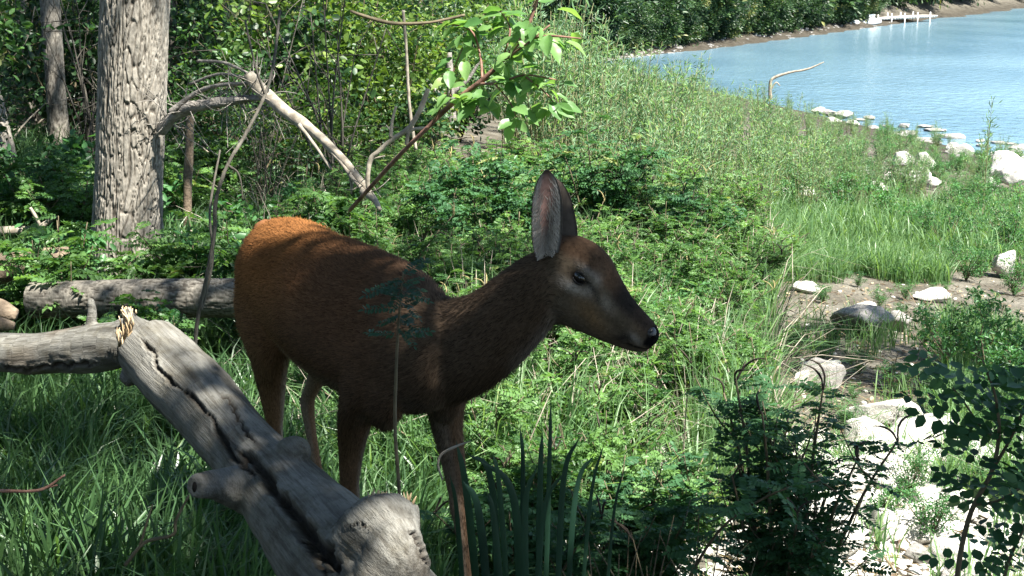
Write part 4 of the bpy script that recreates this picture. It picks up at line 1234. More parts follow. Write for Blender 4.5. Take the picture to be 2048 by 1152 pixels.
for k, L__ in cl.items():
    t, B, tp = trees[k]; mb = MB(); lb = MB()
    qs = np.concatenate([a[0] for a in L__]) - B
    for q, P, l_, v in L__:
        n = len(P); stamp(mb, T_OVAL if k >= 20 else T_DIA, basis(rnd_dir(R, n, -.3), rnd_dir(R, n, 1.5)) * l_[:, None, None], P - B, v)
    mb.build('crown', M['canopy'], t, kind='stuff')
    sel = qs[R.choice(len(qs), min(len(qs), 26), replace=False)]
    for q in sel:
        h0 = R.uniform(.45, .85) * tp[2]; s = tp * (h0 / tp[2])
        tube(lb, curve(np.array([s, s + (q - s) * [.45, .45, .3], q + [0, 0, .1]]), 10), np.linspace(.035, .006, 10), 5, rough=.1)
    lb.build('limbs', M['bark_dark'], t)

# ------------------------------------------------------------------ dead boughs
def bough(name, label, paths, mat, cat='branch', base=None, sides=9, rough=.28, part='branch'):
    p0 = W(*paths[0][0][:3]) if base is None else base
    root = empty(name, tuple(p0)); tag(root, label, cat)
    for i, P in enumerate(paths):
        b_ = MB(); pts = np.array([W(a, c, y) for a, c, y, _ in P]) - p0; rr = np.array([w * y / FPX for _, _, y, w in P])
        tube(b_, pts, rr, sides if rr.max() > .006 else 5, n=max(10, 9 * len(P)), rough=rough if rr.max() > .006 else .2, seed=i + 3)
        b_.build(part if i == 0 else 'twig', M[mat], root)
    return root
r_ = np.random.default_rng(17)
def twigs(path, n, ln, w, Yj=.15, spread=1.0):
    out = []; c = curve(np.array(path, float), 50)
    for _ in range(n):
        a = c[r_.integers(4, 49)]; an = r_.uniform(-math.pi, math.pi) * spread; l_ = ln * r_.uniform(.4, 1.2)
        e1 = (a[0] + math.cos(an) * l_ * .5, a[1] + math.sin(an) * l_ * .5 - 3, a[2] + r_.normal() * Yj * .5)
        e2 = (a[0] + math.cos(an + r_.normal() * .35) * l_, a[1] + math.sin(an + r_.normal() * .35) * l_, a[2] + r_.normal() * Yj)
        out.append([(a[0], a[1], a[2], w), (*e1, w * .7), (*e2, w * .35)])
    return out
A1 = [(322, 262, 7.2, 12), (345, 235, 7.15, 11), (380, 216, 7.1, 12), (430, 206, 7.0, 10), (480, 200, 6.95, 9), (520, 196, 6.9, 6), (560, 212, 6.85, 4)]
bough('fallen_branch', 'dead branch arching right from the large rough-barked trunk', [A1, [(340, 225, 7.1, 6), (385, 190, 7.1, 5), (430, 172, 7.0, 4), (500, 165, 6.9, 3)], [(380, 168, 7.2, 3), (440, 148, 7.1, 3), (505, 158, 7.0, 2)], [(395, 122, 7.2, 3), (450, 126, 7.1, 3), (520, 158, 6.9, 2)],
      [(470, 200, 6.9, 5), (530, 200, 6.85, 4), (590, 232, 6.8, 3)]] + twigs(A1, 60, 95, 1.3), 'deadwood')
A2 = [(498, 150, 6.9, 11), (520, 178, 6.85, 14), (560, 214, 6.7, 13), (610, 250, 6.55, 11), (660, 292, 6.4, 9), (700, 335, 6.25, 8), (728, 372, 6.15, 7), (752, 402, 6.1, 5)]
bough('fallen_branch', 'pale dead bough sloping down to the right above the deer', [A2, [(600, 250, 6.55, 6), (630, 290, 6.45, 4), (662, 338, 6.35, 3)], [(650, 290, 6.42, 5), (680, 322, 6.3, 4), (700, 350, 6.2, 4), (730, 385, 6.1, 4)], [(700, 345, 6.2, 4), (703, 372, 6.2, 3), (702, 388, 6.2, 2)], [(722, 382, 6.1, 6), (748, 400, 6.05, 6), (760, 420, 6.0, 4)]] + twigs(A2, 12, 60, 1.6), 'stem_pale')
bough('bare_stick', 'bare forked pale stick rising from the bushes left of the leafy branch', [[(738, 385, 5.9, 4), (735, 355, 5.9, 5), (742, 318, 5.9, 5), (760, 300, 5.9, 5), (785, 278, 5.9, 5), (815, 258, 5.9, 5), (838, 225, 5.9, 5), (848, 200, 5.9, 5), (857, 178, 5.9, 4)],
      [(781, 275, 5.9, 4), (785, 240, 5.9, 3), (792, 213, 5.9, 3)], [(812, 290, 5.9, 4), (820, 262, 5.9, 4), (850, 256, 5.9, 3)], [(742, 318, 5.9, 2), (770, 312, 5.9, 2)], [(785, 268, 5.9, 2), (772, 250, 5.9, 1.5)]], 'stem_pale')
bough('sapling', 'thin dark crooked sapling stem left of the deer', [[(388, 720, 4.6, 4.6), (395, 640, 4.6, 4.2), (412, 560, 4.6, 4), (428, 470, 4.6, 4.2), (432, 400, 4.65, 4), (455, 330, 4.7, 3.6), (490, 270, 4.8, 3.6), (530, 190, 4.9, 3.2), (548, 120, 5, 3), (560, 20, 5.1, 2.6)],
      [(402, 620, 4.6, 4), (425, 520, 4.65, 3), (420, 420, 4.7, 2.5), (440, 300, 4.8, 2)], [(530, 190, 4.9, 3), (510, 130, 4.9, 2.5), (490, 40, 5, 2)], [(455, 330, 4.7, 3), (478, 350, 4.7, 2), (486, 400, 4.7, 1.5)]], 'bark_dark', 'sapling')
bough('sapling', 'thin straight bare stem standing behind the leafy branch', [[(806, 20, 7, 3), (812, 90, 7, 3), (816, 170, 7, 3), (822, 240, 7, 3.5), (832, 300, 7, 3.5)]], 'stem_pale', 'sapling')
bough('hanging_twig', 'dark twig crossing the top edge above the leafy branch', [[(700, 22, 4.2, 3), (740, 36, 4.2, 4), (790, 47, 4.2, 4), (860, 45, 4.2, 3), (930, 30, 4.2, 3)]], 'stem', 'twig')
bough('wooden_stake', 'brown bare post standing upright right of the large rough-barked trunk', [[(373, 462, 8.4, 9), (374, 420, 8.4, 9), (376, 350, 8.4, 9), (379, 290, 8.4, 8.5), (380, 232, 8.4, 8)]], 'deadbrown', 'post', part='post', sides=12, rough=.1)
bough('dead_tree', 'pale broken dead trunk lit by the sun behind the leafy branch', [[(905, 250, 13, 9), (902, 200, 13, 9), (900, 150, 13, 8), (898, 105, 13, 5)], [(900, 190, 13, 5), (935, 160, 13, 4), (960, 120, 13, 3)], [(903, 215, 13, 5), (870, 180, 13, 4), (850, 160, 13, 2)]], 'deadwood', 'trunk')
bough('driftwood_branch', 'bleached bare branch reaching over the willows towards the river', [[(1541, 200, 27, 4), (1540, 175, 27, 3.5), (1545, 158, 27, 3), (1575, 146, 27, 2.5), (1615, 138, 27, 2), (1648, 124, 27, 1)], [(1541, 180, 27, 2), (1552, 165, 27, 1.5), (1560, 172, 27, 1)]], 'stem_pale')
bough('dead_stick', 'short grey stick lying on bare soil right of the deer ear', [[(1300, 410, 9.2, 4), (1325, 425, 9.15, 5), (1355, 445, 9.1, 5)]], 'stem_pale', 'stick')

def lying(name, label, pts, rad, mat, cat='log', n=60, sides=22, rough=.16, seed=1, attr=False):
    root = empty(name, tuple(pts[0])); tag(root, label, cat); p = np.array(pts) - np.array(pts[0])
    if attr:
        V, F, C_ = bark_trunk(list(p), rad, 260, 90, .004, seed, 16, .42); m = MB(); m.add(V, F, .5, C_)
        c0 = len(V); m.add(np.concatenate([V[:70], [V[:70].mean(0)], V[-70:], [V[-70:].mean(0)]]), np.array([[70, (i + 1) % 70, i] for i in range(70)] + [[141, 71 + i, 71 + (i + 1) % 70] for i in range(70)]), .5, np.tile([.14, .11, .08], (142, 1)))
        m.build('wood', M['bark'], root, colour=True)
    else:
        m = MB(); tube(m, p, rad, sides, n=n, rough=rough, seed=seed); m.build('wood', M[mat], root)
    return root
# long grey log behind
e0, e1 = W(66, 600, 5.75), W(620, 596, 5.5)
lying('fallen_log', 'long straight grey log lying in the grass behind the split log and the deer', [e0, e0 * .5 + e1 * .5 + [0, 0, .004], e1], [.075, .08, .078], 'deadwood', seed=31, attr=True)
e0, e1 = W(-160, 575, 6.2), W(138, 506, 6.6)
lying('broken_log', 'broken grey-brown log with splintered end at the left edge', [e0, e0 * .4 + e1 * .6, e1], [.085, .075, .035], 'deadbrown', rough=.35, seed=4)
lying('rotten_wood', 'chunk of rotten brown wood at the left edge above the sunlit limb', [W(-60, 632, 5.2), W(-10, 622, 5.2), W(34, 630, 5.2)], [.05, .045, .02], 'deadbrown', 'wood', 24, 14, .4, 6)
lying('rotten_wood', 'lower slab of rotten brown wood at the left edge', [W(-60, 655, 5.1), W(-10, 650, 5.1), W(28, 652, 5.1)], [.035, .035, .015], 'deadbrown', 'wood', 24, 14, .4, 7)
lying('driftwood', 'sun-bleached driftwood branch lying in the grass at the far left', [W(-60, 462, 7.6), W(30, 462, 7.6), W(75, 456, 7.6), (W(112, 432, 7.6))], [.022, .024, .02, .008], 'stem_pale', 'driftwood', 30, 10, .3, 8)
lying('driftwood', 'short upright bleached stick beside the driftwood at the far left', [W(60, 415, 7.5), W(75, 440, 7.5), W(84, 462, 7.5)], [.008, .010, .012], 'stem_pale', 'driftwood', 16, 8, .3, 9)
lying('fallen_log', 'grey plank-like log end above the bleached driftwood', [W(30, 416, 8.2), W(78, 408, 8.2)], [.028, .026], 'deadbrown', 'log', 14, 10, .2, 10)
# leaning small sticks among the woods
mb = MB()
for k in range(220):
    p = gp(R.uniform(-60, 900), R.uniform(6, 22)); l_ = R.uniform(.2, 1.2); a = R.random() * 6.28; t_ = R.uniform(.0, .5)
    d = np.array([math.cos(a), math.sin(a) * .6, t_]); tube(mb, [p + [0, 0, .03], p + d * l_ * .5 + [0, 0, .08], p + d * l_ + [R.normal() * .05, 0, 0.03]], [.012, .009, .004], 5, n=7, rough=.3)
tag(mb.build('dead_sticks', M['stem_pale'], kind='stuff'), 'scattered pale dead sticks on the woodland floor', 'sticks')

# ------------------------------------------------------------------ far bank: trees, shore, dock
fp = [bush(200 + k, h=5.5, w=2.6, n=9000, ll=.34, lm='far', name='far_tree', tpl=T_DIA, nst=9, low=.0) for k in range(4)]
for p in fp: tag(p, None, 'tree')
for k in range(64):
    f = k / 63; i = f * 4.6
    base = FAR_SHORE; seg = min(int(i), 4); q = base[1 + min(seg, 4)] * (1 - (i - seg)) + base[2 + min(seg, 3) + (1 if seg > 3 else 0) - (1 if seg > 3 else 0)] * (i - seg) if seg < 4 else base[4] + (base[5] - base[4]) * (i - 4) * .5
    row = k % 2
    nrm_ = np.array([-.87, .48]); q = q + nrm_ * (2.3 + 3.0 * row + R.uniform(-.4, .6)) * (.8 + f * .4)
    place(fp[k % 4], (q[0], q[1], gz(*q) - .3), R.random() * 6.3, R.uniform(.8, 1.15) * (1 + .9 * f), 'dense dark green tree on the far river bank', 'trees along the far river bank')
for k in range(130):
    f = k / 129 * .80; i = f * 3.2; s_ = int(i); q = FAR_SHORE[1 + s_] * (1 - i + s_) + FAR_SHORE[2 + s_] * (i - s_) + nrm_ * (.7 + R.uniform(0, .7)) * (1 + f * .4)
    place(fp[k % 4], (q[0], q[1], gz(*q) - .2), R.random() * 6.3, R.uniform(.28, .45) * (1 + .7 * f), 'low dark shrub hanging over the far shore', 'shrubs along the far shore')
if True: pass
for k in range(26):
    x = R.uniform(-40, 3); y = R.uniform(62, 90) if x > -12 else R.uniform(45, 80)
    place(fp[k % 4], (x, y, gz(x, y) - .3), R.random() * 6.3, R.uniform(.9, 1.4), 'dense green tree where the far bank joins the woods', 'trees where the far bank joins the woods')
# far second ridge
mb = MB(); n = 9000
qx = R.uniform(-260, 420, n); qy = 150 + .0 * qx + R.uniform(0, 120, n)
ok = shore_dist(np.stack([qx, qy], 1)) > 14; q = np.stack([qx, qy], 1)[ok]
zz = ground_z(q); nn = len(q)
P = np.concatenate([q, (zz + R.uniform(0, 9, nn))[:, None]], 1)
P = np.repeat(P, 4, 0) + R.normal(size=(nn * 4, 3)) * 2.0
stamp(mb, T_DIA, basis(rnd_dir(R, len(P)), rnd_dir(R, len(P), .8)) * R.uniform(2.0, 3.6, len(P))[:, None, None], P, np.clip(R.normal(.4, .2, len(P)), 0, 1))
tag(mb.build('distant_wood', M['far'], kind='stuff'), 'distant wooded bluff beyond the far bank', 'woods')

M['white'] = plain('white_paint', (.72, .72, .70), .5)
M['dockwood'] = rough_mat('pale_dock_boards', [(.3, (.42, .39, .34)), (.7, (.60, .56, .50))], 4)
def boxm(mb, c, s, rz=0.0):
    c = np.array(c); cs, sn = math.cos(rz), math.sin(rz)
    V = np.array([(x, y, z) for x in (-.5, .5) for y in (-.5, .5) for z in (-.5, .5)]) * s
    V = np.stack([V[:, 0] * cs - V[:, 1] * sn, V[:, 0] * sn + V[:, 1] * cs, V[:, 2]], 1) + c
    mb.add(V, np.array([[0, 1, 3, 2], [4, 6, 7, 5], [0, 4, 5, 1], [2, 3, 7, 6], [0, 2, 6, 4], [1, 5, 7, 3]]))
d0 = W(1672, 50, 116); d0[2] = WATER_Z; d1 = W(1860, 37, 128); d1[2] = WATER_Z
dv = d1 - d0; dl = np.linalg.norm(dv[:2]); ang = math.atan2(dv[1], dv[0])
dock = empty('boat_dock', tuple(d0), ang); tag(dock, 'long pale boat dock along the far bank at the top edge', 'dock')
nb_ = 34
bm_ = MB(); boxm(bm_, (0, 0, 0), (dl / nb_ * .9, 1.5, .08)); bme = bm_.mesh('plank', M['dockwood'], smooth=False)
for k in range(nb_): child('plank', bme, dock, (dl / nb_ * (k + .5), 0, .5))
mb = MB(); boxm(mb, (dl / 2, .6, .40), (dl, .15, .10)); boxm(mb, (dl / 2, -.6, .40), (dl, .15, .10)); mb.build('beam', M['dockwood'], dock, smooth=False)
pm = MB(); tube(pm, [(0, 0, -1), (0, 0, .85)], .05, 8); pme = pm.mesh('pile', M['white'])
for k in range(7):
    for s in (-1, 1): child('pile', pme, dock, (dl * (k + .3) / 7, s * .82, 0))
def boat(label, p, rz, L_=4.2, mast=True):
    root = empty('motor_boat', tuple(p), rz); tag(root, label, 'boat')
    hb = MB(); rows = []
    for x, w, z0 in ((-.5, .40, .0), (-.3, .46, .0), (0, .48, .0), (.28, .36, .05), (.45, .14, .16), (.52, .02, .26)):
        rows.append((np.array([x * L_, 0, .22 + z0 * .5]), (0, 1, 0), (0, 0, 1), w * 1.8, .34 - z0 * .4, -.25))
    loft(hb, rows, 16, 24); hb.build('hull', M['white'], root)
    cb = MB(); boxm(cb, (-.05 * L_, 0, .72), (L_ * .26, .95, .42)); cb.build('cabin', M['white'], root, smooth=False)
    wb = MB(); boxm(wb, (.085 * L_, 0, .78), (.03, .8, .22)); wb.build('windscreen', plain('boat_glass', (.05, .07, .09), .1, .6), root, smooth=False)
    ob = MB(); boxm(ob, (-.54 * L_, 0, .45), (.25, .3, .6)); ob.build('outboard_motor', plain('dark_motor', (.05, .05, .05), .4), root, smooth=False)
    if mast: mb_ = MB(); tube(mb_, [(-.05 * L_, 0, .9), (-.05 * L_, 0, 2.3)], .05, 6); mb_.build('mast', M['white'], root)
p = W(1690, 50, 113.5); p[2] = WATER_Z; boat('small white motor boat with a mast moored at the near end of the dock', p, ang)
p = W(1735, 46, 117); p[2] = WATER_Z; boat('white motor boat without mast moored further along the dock', p, ang + .1, 4.6, False)
# pale mud line of the far shore
mb = MB()
for k in range(260):
    f = k / 259 * .82; i = f * 3.2; s = int(i); q = FAR_SHORE[1 + s] * (1 - i + s) + FAR_SHORE[2 + s] * (i - s)
    q = q + np.array([-.87, .48]) * R.uniform(-.2, .9); z = gz(*q); r0 = R.uniform(.10, .3)
    th = R.random() * 6
    boxm(mb, (q[0], q[1], z + .0), (r0 * 1.6, r0 * .9, r0 * .35), th)
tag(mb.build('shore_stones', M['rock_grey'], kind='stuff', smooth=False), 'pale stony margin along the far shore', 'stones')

# ------------------------------------------------------------------ rocks
RM = [rock_mesh(300 + k).mesh('rock', M['rock']) for k in range(7)]
RG = [rock_mesh(340 + k).mesh('rock', M['rock_grey']) for k in range(3)]
RS = [rock_mesh(360 + k, 3, 8).mesh('rock', M['rock']) for k in range(6)]
def rock(px, py, w, h, label, grey=False, k=None, group=None, rz=None, deep=1.0, sink=.25):
    """w, h: half extents in photo pixels; py: centre"""
    p = G(px, py + h * .8); dep = (p - [0, 0, CAM_H]) @ _fw
    sx = w * dep / FPX; sz = h * dep / FPX / math.cos(math.asin(min(.6, (CAM_H - p[2]) / max(p[1], 1)))) * .95
    k = random.randrange(99) if k is None else k
    me = (RG[k % 3] if grey else RM[k % 7])
    o = bpy.data.objects.new('rock', me); col.objects.link(o)
    sy = sx * deep * random.uniform(.7, 1.0)
    o.location = (p[0], p[1] + sy * .6, p[2] + sz * (1 - sink)); o.scale = (sx, sy, sz)
    o.rotation_euler = (random.uniform(-.12, .12), random.uniform(-.12, .12), rz if rz is not None else random.choice((0, math.pi)) + random.uniform(-.25, .25))
    tag(o, label, 'rock', group)
    return o
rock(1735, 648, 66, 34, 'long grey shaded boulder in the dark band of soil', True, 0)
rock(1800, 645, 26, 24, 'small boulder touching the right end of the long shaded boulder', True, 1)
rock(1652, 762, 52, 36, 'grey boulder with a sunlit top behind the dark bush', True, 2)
rock(1602, 762, 22, 26, 'pale stone against the left side of the grey boulder', False, 3)
rock(1650, 738, 46, 14, 'flat pale slab on top of the grey boulder behind the dark bush', False, 4)
rock(1770, 835, 85, 30, 'broad white slab at the upper end of the sunlit rock heap', False, 2)
rock(1750, 900, 75, 58, 'largest white boulder of the sunlit rock heap', False, 1)
rock(1512, 586, 26, 20, 'white stone with dark hollows at the left of the bare soil', False, 5)
rock(1618, 578, 34, 14, 'white flat stone on the upper edge of the bare soil', False, 6)
rock(1870, 593, 42, 15, 'row-like pale stone at the right of the bare soil', False, 0)
rock(1738, 615, 26, 12, 'pale stone just above the long shaded boulder', False, 1)
rock(2010, 530, 32, 34, 'large white stone half hidden by green shrubs at the right edge', False, 3)
rock(1845, 528, 18, 14, 'small white stone between the grass clumps and the right-edge shrubs', False, 4)
rock(1440, 798, 18, 22, 'white stone seen through the twigs right of the deer muzzle', False, 5)
rock(1395, 805, 22, 22, 'rounded white stone low in the thicket right of the deer chest', False, 6)
for (x, y, w, h) in [(1735, 352, 12, 9), (1812, 330, 22, 14), (1850, 335, 18, 16), (1838, 362, 24, 14), (1570, 392, 22, 9), (1605, 394, 22, 11), (1352, 400, 14, 12), (1690, 386, 8, 7), (1920, 314, 22, 13), (1985, 372, 12, 9), (2020, 345, 34, 22), (2040, 365, 26, 18), (2000, 325, 20, 10), (1905, 300, 14, 8), (1760, 380, 16, 9), (1640, 350, 10, 6), (1782, 362, 14, 9), (1870, 372, 14, 9)]:
    rock(x, y, w * 1.35, h * 1.4, 'white riprap stone among the green shrubs on the river slope', group='white stones among the shrubs on the slope', sink=-.25)
for _ in range(58):
    x, y = random.uniform(1620, 2100), random.uniform(860, 1180)
    rock(x, y, random.uniform(36, 100), random.uniform(16, 38), 'white limestone rock in the heap at the lower right', grey=random.random() < .1, group='limestone rocks heaped at the lower right', deep=1.1, sink=.35)
for _ in range(22):
    x, y = random.uniform(1120, 1640), random.uniform(860, 1180)
    rock(x, y, random.uniform(14, 40), random.uniform(10, 24), 'pale limestone rock under the thicket below the deer muzzle', group='limestone rocks under the thicket', sink=.35)
for _ in range(30):
    x, y = random.uniform(1850, 2080), random.uniform(850, 960)
    rock(x, y, random.uniform(18, 48), random.uniform(10, 22), 'white limestone rock in the heap at the lower right', group='limestone rocks heaped at the lower right', sink=.35)
for (x, y, w, h) in [(1640, 222, 16, 9), (1660, 228, 20, 9), (1690, 232, 22, 10), (1668, 242, 18, 8), (1708, 246, 16, 7), (1725, 236, 10, 5)]:
    rock(x, y, w, h, 'pale stone at the tip of the gravel spit by the river', grey=random.random() < .4, group='stones on the gravel spit', sink=.2)
for k in range(44):
    f = random.random(); i = f * 1.9; s = int(i); a = NEAR_SHORE[4 + s]; b_ = NEAR_SHORE[5 + s]; q = a * (1 - i + s) + b_ * (i - s) + np.array([random.uniform(-.6, 1.8), 0])
    o = bpy.data.objects.new('rock', RG[k % 3]); col.objects.link(o); r0 = random.uniform(.08, .28)
    o.location = (q[0], q[1], WATER_Z + .02); o.scale = (r0 * 1.8, r0, r0 * .5); o.rotation_euler = (0, 0, random.random() * 6)
    tag(o, 'dark wet stone breaking the water along the near shore', 'rock', 'dark wet stones at the waterline')
STONES = [(o.location[0], o.location[1], o.scale[0]) for o in col.objects if o.name.startswith('rock') and 9.5 < o.location[1] < 26]
# small rubble and gravel
mb = MB(); tv = rock_mesh(380, 1, 5); TV = (tv.V[0], [tv.F[0]])
def GV(px, py):
    d = np.stack([(px - 1024) / FPX, 0 * px, 0 * px], 1) + _up * ((576 - py) / FPX)[:, None] + _fw
    z = np.zeros(len(px))
    for _ in range(9):
        t = (z - CAM_H) / d[:, 2]; xy = d[:, :2] * t[:, None]; z = .5 * z + .5 * ground_z(xy)
    z = ground_z(xy)
    return np.concatenate([xy, z[:, None]], 1)
def rubble(n, x0, x1, y0, y1, s0, s1):
    P = GV(R.uniform(x0, x1, n), R.uniform(y0, y1, n)); s = R.uniform(s0, s1, (n, 1)) * np.array([1, 1, .6]) * R.uniform(.7, 1.3, (n, 3))
    Mx = basis(np.concatenate([rnd_dir(R, n)[:, :2], np.zeros((n, 1))], 1), rnd_dir(R, n, 3)) * s[:, None, :]
    stamp(mb, TV, Mx, P, R.random(n))
rubble(1500, 1560, 2120, 860, 1200, .012, .045); rubble(900, 1100, 1600, 850, 1200, .01, .035); rubble(170, 1440, 2000, 540, 820, .006, .018); rubble(260, 1250, 1400, 380, 460, .01, .03)
tag(mb.build('rubble', M['rock'], kind='stuff'), 'small limestone rubble between the rocks', 'gravel')
# dead leaves, straw and twigs on the soil
mb = MB(); n = 5200
P = GV(R.uniform(1000, 2060, n), R.uniform(520, 1180, n)) + [0, 0, .008]
stamp(mb, T_OVAL, basis(np.concatenate([rnd_dir(R, n)[:, :2], R.normal(size=(n, 1)) * .2], 1), rnd_dir(R, n, 2)) * R.uniform(.012, .035, n)[:, None, None], P, R.random(n))
n = 2600; P = GV(R.uniform(1000, 2060, n), R.uniform(520, 1180, n)) + [0, 0, .015]
stamp(mb, T_WIL, basis(np.concatenate([rnd_dir(R, n)[:, :2], R.normal(size=(n, 1)) * .2], 1), rnd_dir(R, n, 2)) * R.uniform(.05, .16, n)[:, None, None] * [1, .4, .4], P, R.random(n))
M['litter'] = leaf_mat('dry_leaf_litter', (.08, .05, .03), (.32, .26, .17), .1, rough=.9)
tag(mb.build('leaf_litter', M['litter'], kind='stuff'), 'dry leaves and straw scattered on the soil', 'litter')

# ------------------------------------------------------------------ indigo thicket round the deer
protoA = [indigo(400 + k, h=.64, spread=.48, nst=13, per=30, leaf_len=.058, catk=5 if k % 2 else 2, cm='catkin' if k % 2 else 'catkin_dry') for k in range(4)]
protoB = [indigo(420 + k, h=.58, spread=.42, nst=11, per=20, leaf_len=.070, catk=4, split=230, tpl=T_PIN) for k in range(2)]
protoC = [bush(430 + k, h=.55, w=.36, n=2600, ll=.030, lm='broad', name='leafy_shrub', nst=9, low=.0) for k in range(2)]
for p in protoA + protoB + protoC: tag(p, None, 'shrub')
def blocked(x, y):
    q = np.array([x, y]) - DR[:2]; a, l_ = q @ DF[:2], q @ DL[:2]
    return -1.05 < a < .35 and abs(l_) < .38
cnt = 0
for Y in np.arange(4.05, 10.6, .36):
    for px in np.arange(660, 1500, 300 / Y * 3.0 * .9):
        pxx = px + R.uniform(-40, 40); y = Y + R.uniform(-.15, .15)
        lim = R.normal() * 60 + np.interp(y, [4, 5, 5.6, 6.5, 8, 10.5], [1360, 1470, 1520, 1450, 1390, 1350]); lo = np.interp(y, [4, 5, 7, 10.5], [900, 700, 620, 700])
        if not lo < pxx < lim or R.random() < (.28 if y < 4.9 and pxx > 1000 else .12): continue
        p = gp(pxx, y)
        if blocked(p[0], p[1]): continue
        s = R.uniform(.8, 1.15) * np.interp(y, [4, 6, 10], [.82, .85, 1.05])
        near = y < 5.0
        pr = protoB[cnt % 2] if near and cnt < 14 else (protoC[cnt % 2] if cnt % 5 == 2 else protoA[cnt % 4])
        cnt += 1
        place(pr, tuple(p), R.random() * 6.3, s, 'feathery-leaved indigo shrub in the thicket behind and right of the deer', 'indigo shrubs in the thicket behind the deer')
# two dark bushes with upright spikes standing out of the thicket
dk = indigo(450, h=1.0, spread=.38, nst=11, per=22, leaf_len=.11, catk=11, lm='indigo_dark'); p = gp(1195, 8.8); dk.location = p; tag(dk, 'dark bush with many upright black seed spikes standing above the deer ear', 'shrub')
dk2 = indigo(451, h=.85, spread=.42, nst=10, per=26, leaf_len=.11, catk=3, lm='indigo_dark'); p = gp(955, 7.4); dk2.location = p; tag(dk2, 'dark rounded bush below the leafy branch, left of the deer ear', 'shrub')
dk3 = indigo(452, h=.75, spread=.45, nst=10, per=26, leaf_len=.11, catk=4, lm='indigo_dark'); p = gp(1335, 8.6); dk3.location = p; tag(dk3, 'dark bush at the right edge of the thicket beside the bare soil patch', 'shrub')

# bush in the foreground, lower centre right, with whole feather leaves as parts
fg = indigo(470, h=.84, spread=.27, nst=13, per=27, leaf_len=.078, catk=11, split=290, tpl=T_PIN_FINE, lm='indigo_dark', up=.2)
p = gp(1550, 3.35); fg.location = (p[0], p[1], p[2] - .02); tag(fg, 'dark leafy bush with curved seed spikes in front of the white rocks', 'shrub')
fg2 = indigo(471, h=.50, spread=.30, nst=10, per=28, leaf_len=.08, catk=3, split=220, tpl=T_PIN_FINE, lm='indigo_dark', up=.2)
p = gp(1290, 3.75); fg2.location = (p[0], p[1], p[2] - .02); tag(fg2, 'low dark feathery bush between the deer forelegs and the larger dark bush', 'shrub')
fg3 = indigo(472, h=.46, spread=.34, nst=9, per=28, leaf_len=.08, catk=3, split=180, tpl=T_PIN_FINE, lm='indigo_dark', up=.2)
p = gp(1040, 3.55); fg3.location = (p[0], p[1], p[2] - .02); tag(fg3, 'low dark feathery bush just right of the deer forelegs', 'shrub')

# sapling in front of the deer's shoulder and the one at the right edge
def feather_sapling(name, label, path, seed, ntop, leaf_len, tpl, rng_t=(.55, 1), mat='indigo_dark', side_branches=()):
    r = np.random.default_rng(seed)
    p0 = np.array(W(*path[0][:3])); root = empty(name, tuple(p0)); tag(root, label, 'sapling')
    st = MB(); all_ = []
    for i, P in enumerate([path] + list(side_branches)):
        pts = np.array([W(a, c, y) for a, c, y, _ in P]) - p0; rr = [w * y / FPX for _, _, y, w in P]
        all_.append(tube(st, pts, rr, 7, n=30, rough=.08))
    st.build('stem', M['stem'], root)
    lms = []
    for k in range(4):
        m1 = MB(); stamp(m1, tpl, np.eye(3)[None], np.zeros((1, 3)), np.array([.2 + .2 * k])); lms.append(m1.mesh('leaf', M[mat]))
    from mathutils import Matrix
    for i, q in enumerate(all_):
        for j in range(ntop[i]):
            f = (rng_t[0] if i == 0 else .15) + (rng_t[1] - (rng_t[0] if i == 0 else .15)) * (j + r.random()) / ntop[i]
            p = q[int(f * 28.9)]; az = j * 2.4 + r.normal() * .4; fl = r.uniform(.6, 1.1)
            d = np.array([[math.cos(az), math.sin(az) * .8, r.uniform(-.25, .55)]])
            Mx = basis(d, np.array([[r.normal() * .3, -.35 + r.normal() * .3, 1]]))[0] * leaf_len * fl
            o = bpy.data.objects.new('leaf', lms[r.integers(4)]); col.objects.link(o); o.parent = root
            o.matrix_local = Matrix([list(Mx[0]) + [p[0]], list(Mx[1]) + [p[1]], list(Mx[2]) + [p[2]], [0, 0, 0, 1]])
    return root
T_LACE = pinnate_tpl(9, .20, .26, .28, leaf_tpl(.24, .06, .08))
feather_sapling('slender_sapling', 'thin grey sapling with drooping feathery leaves in front of the deer shoulder', [(800, 1330, 2.36, 5), (800, 1100, 2.36, 4.5), (798, 980, 2.36, 4), (790, 860, 2.36, 4), (792, 750, 2.36, 3.5), (796, 660, 2.36, 3), (802, 590, 2.35, 2), (806, 545, 2.35, 1.5)], 61, [22], .060, T_LACE, (.70, 1.0), 'sapling_leaf')
feather_sapling('slender_sapling', 'foreground sapling with round dark leaflets at the right edge', [(1905, 1320, 2.1, 6), (1915, 1150, 2.1, 6), (1940, 1030, 2.1, 5.5), (1985, 940, 2.1, 5), (1998, 860, 2.1, 4), (1990, 790, 2.1, 3), (1965, 720, 2.1, 2)], 62, [19, 12, 10, 10], .125, T_PIN_BIG, (.30, 1.0), 'indigo_dark',
                [[(1985, 940, 2.1, 4), (2030, 860, 2.1, 3), (2060, 780, 2.1, 2.5), (2090, 690, 2.1, 2)], [(1950, 1010, 2.1, 3), (2000, 1000, 2.08, 3), (2060, 960, 2.05, 2.5), (2110, 900, 2.05, 2)], [(1996, 880, 2.1, 3), (1960, 850, 2.12, 2.5), (1925, 800, 2.14, 2), (1905, 775, 2.14, 1.5)]])
feather_sapling('slender_sapling', 'small dark leafy shoot at the lower right corner', [(1990, 1330, 2.4, 5), (2010, 1150, 2.4, 4), (2050, 1050, 2.4, 3), (2080, 960, 2.4, 2)], 63, [20], .12, T_PIN_BIG, (.35, 1.0), 'indigo_dark')
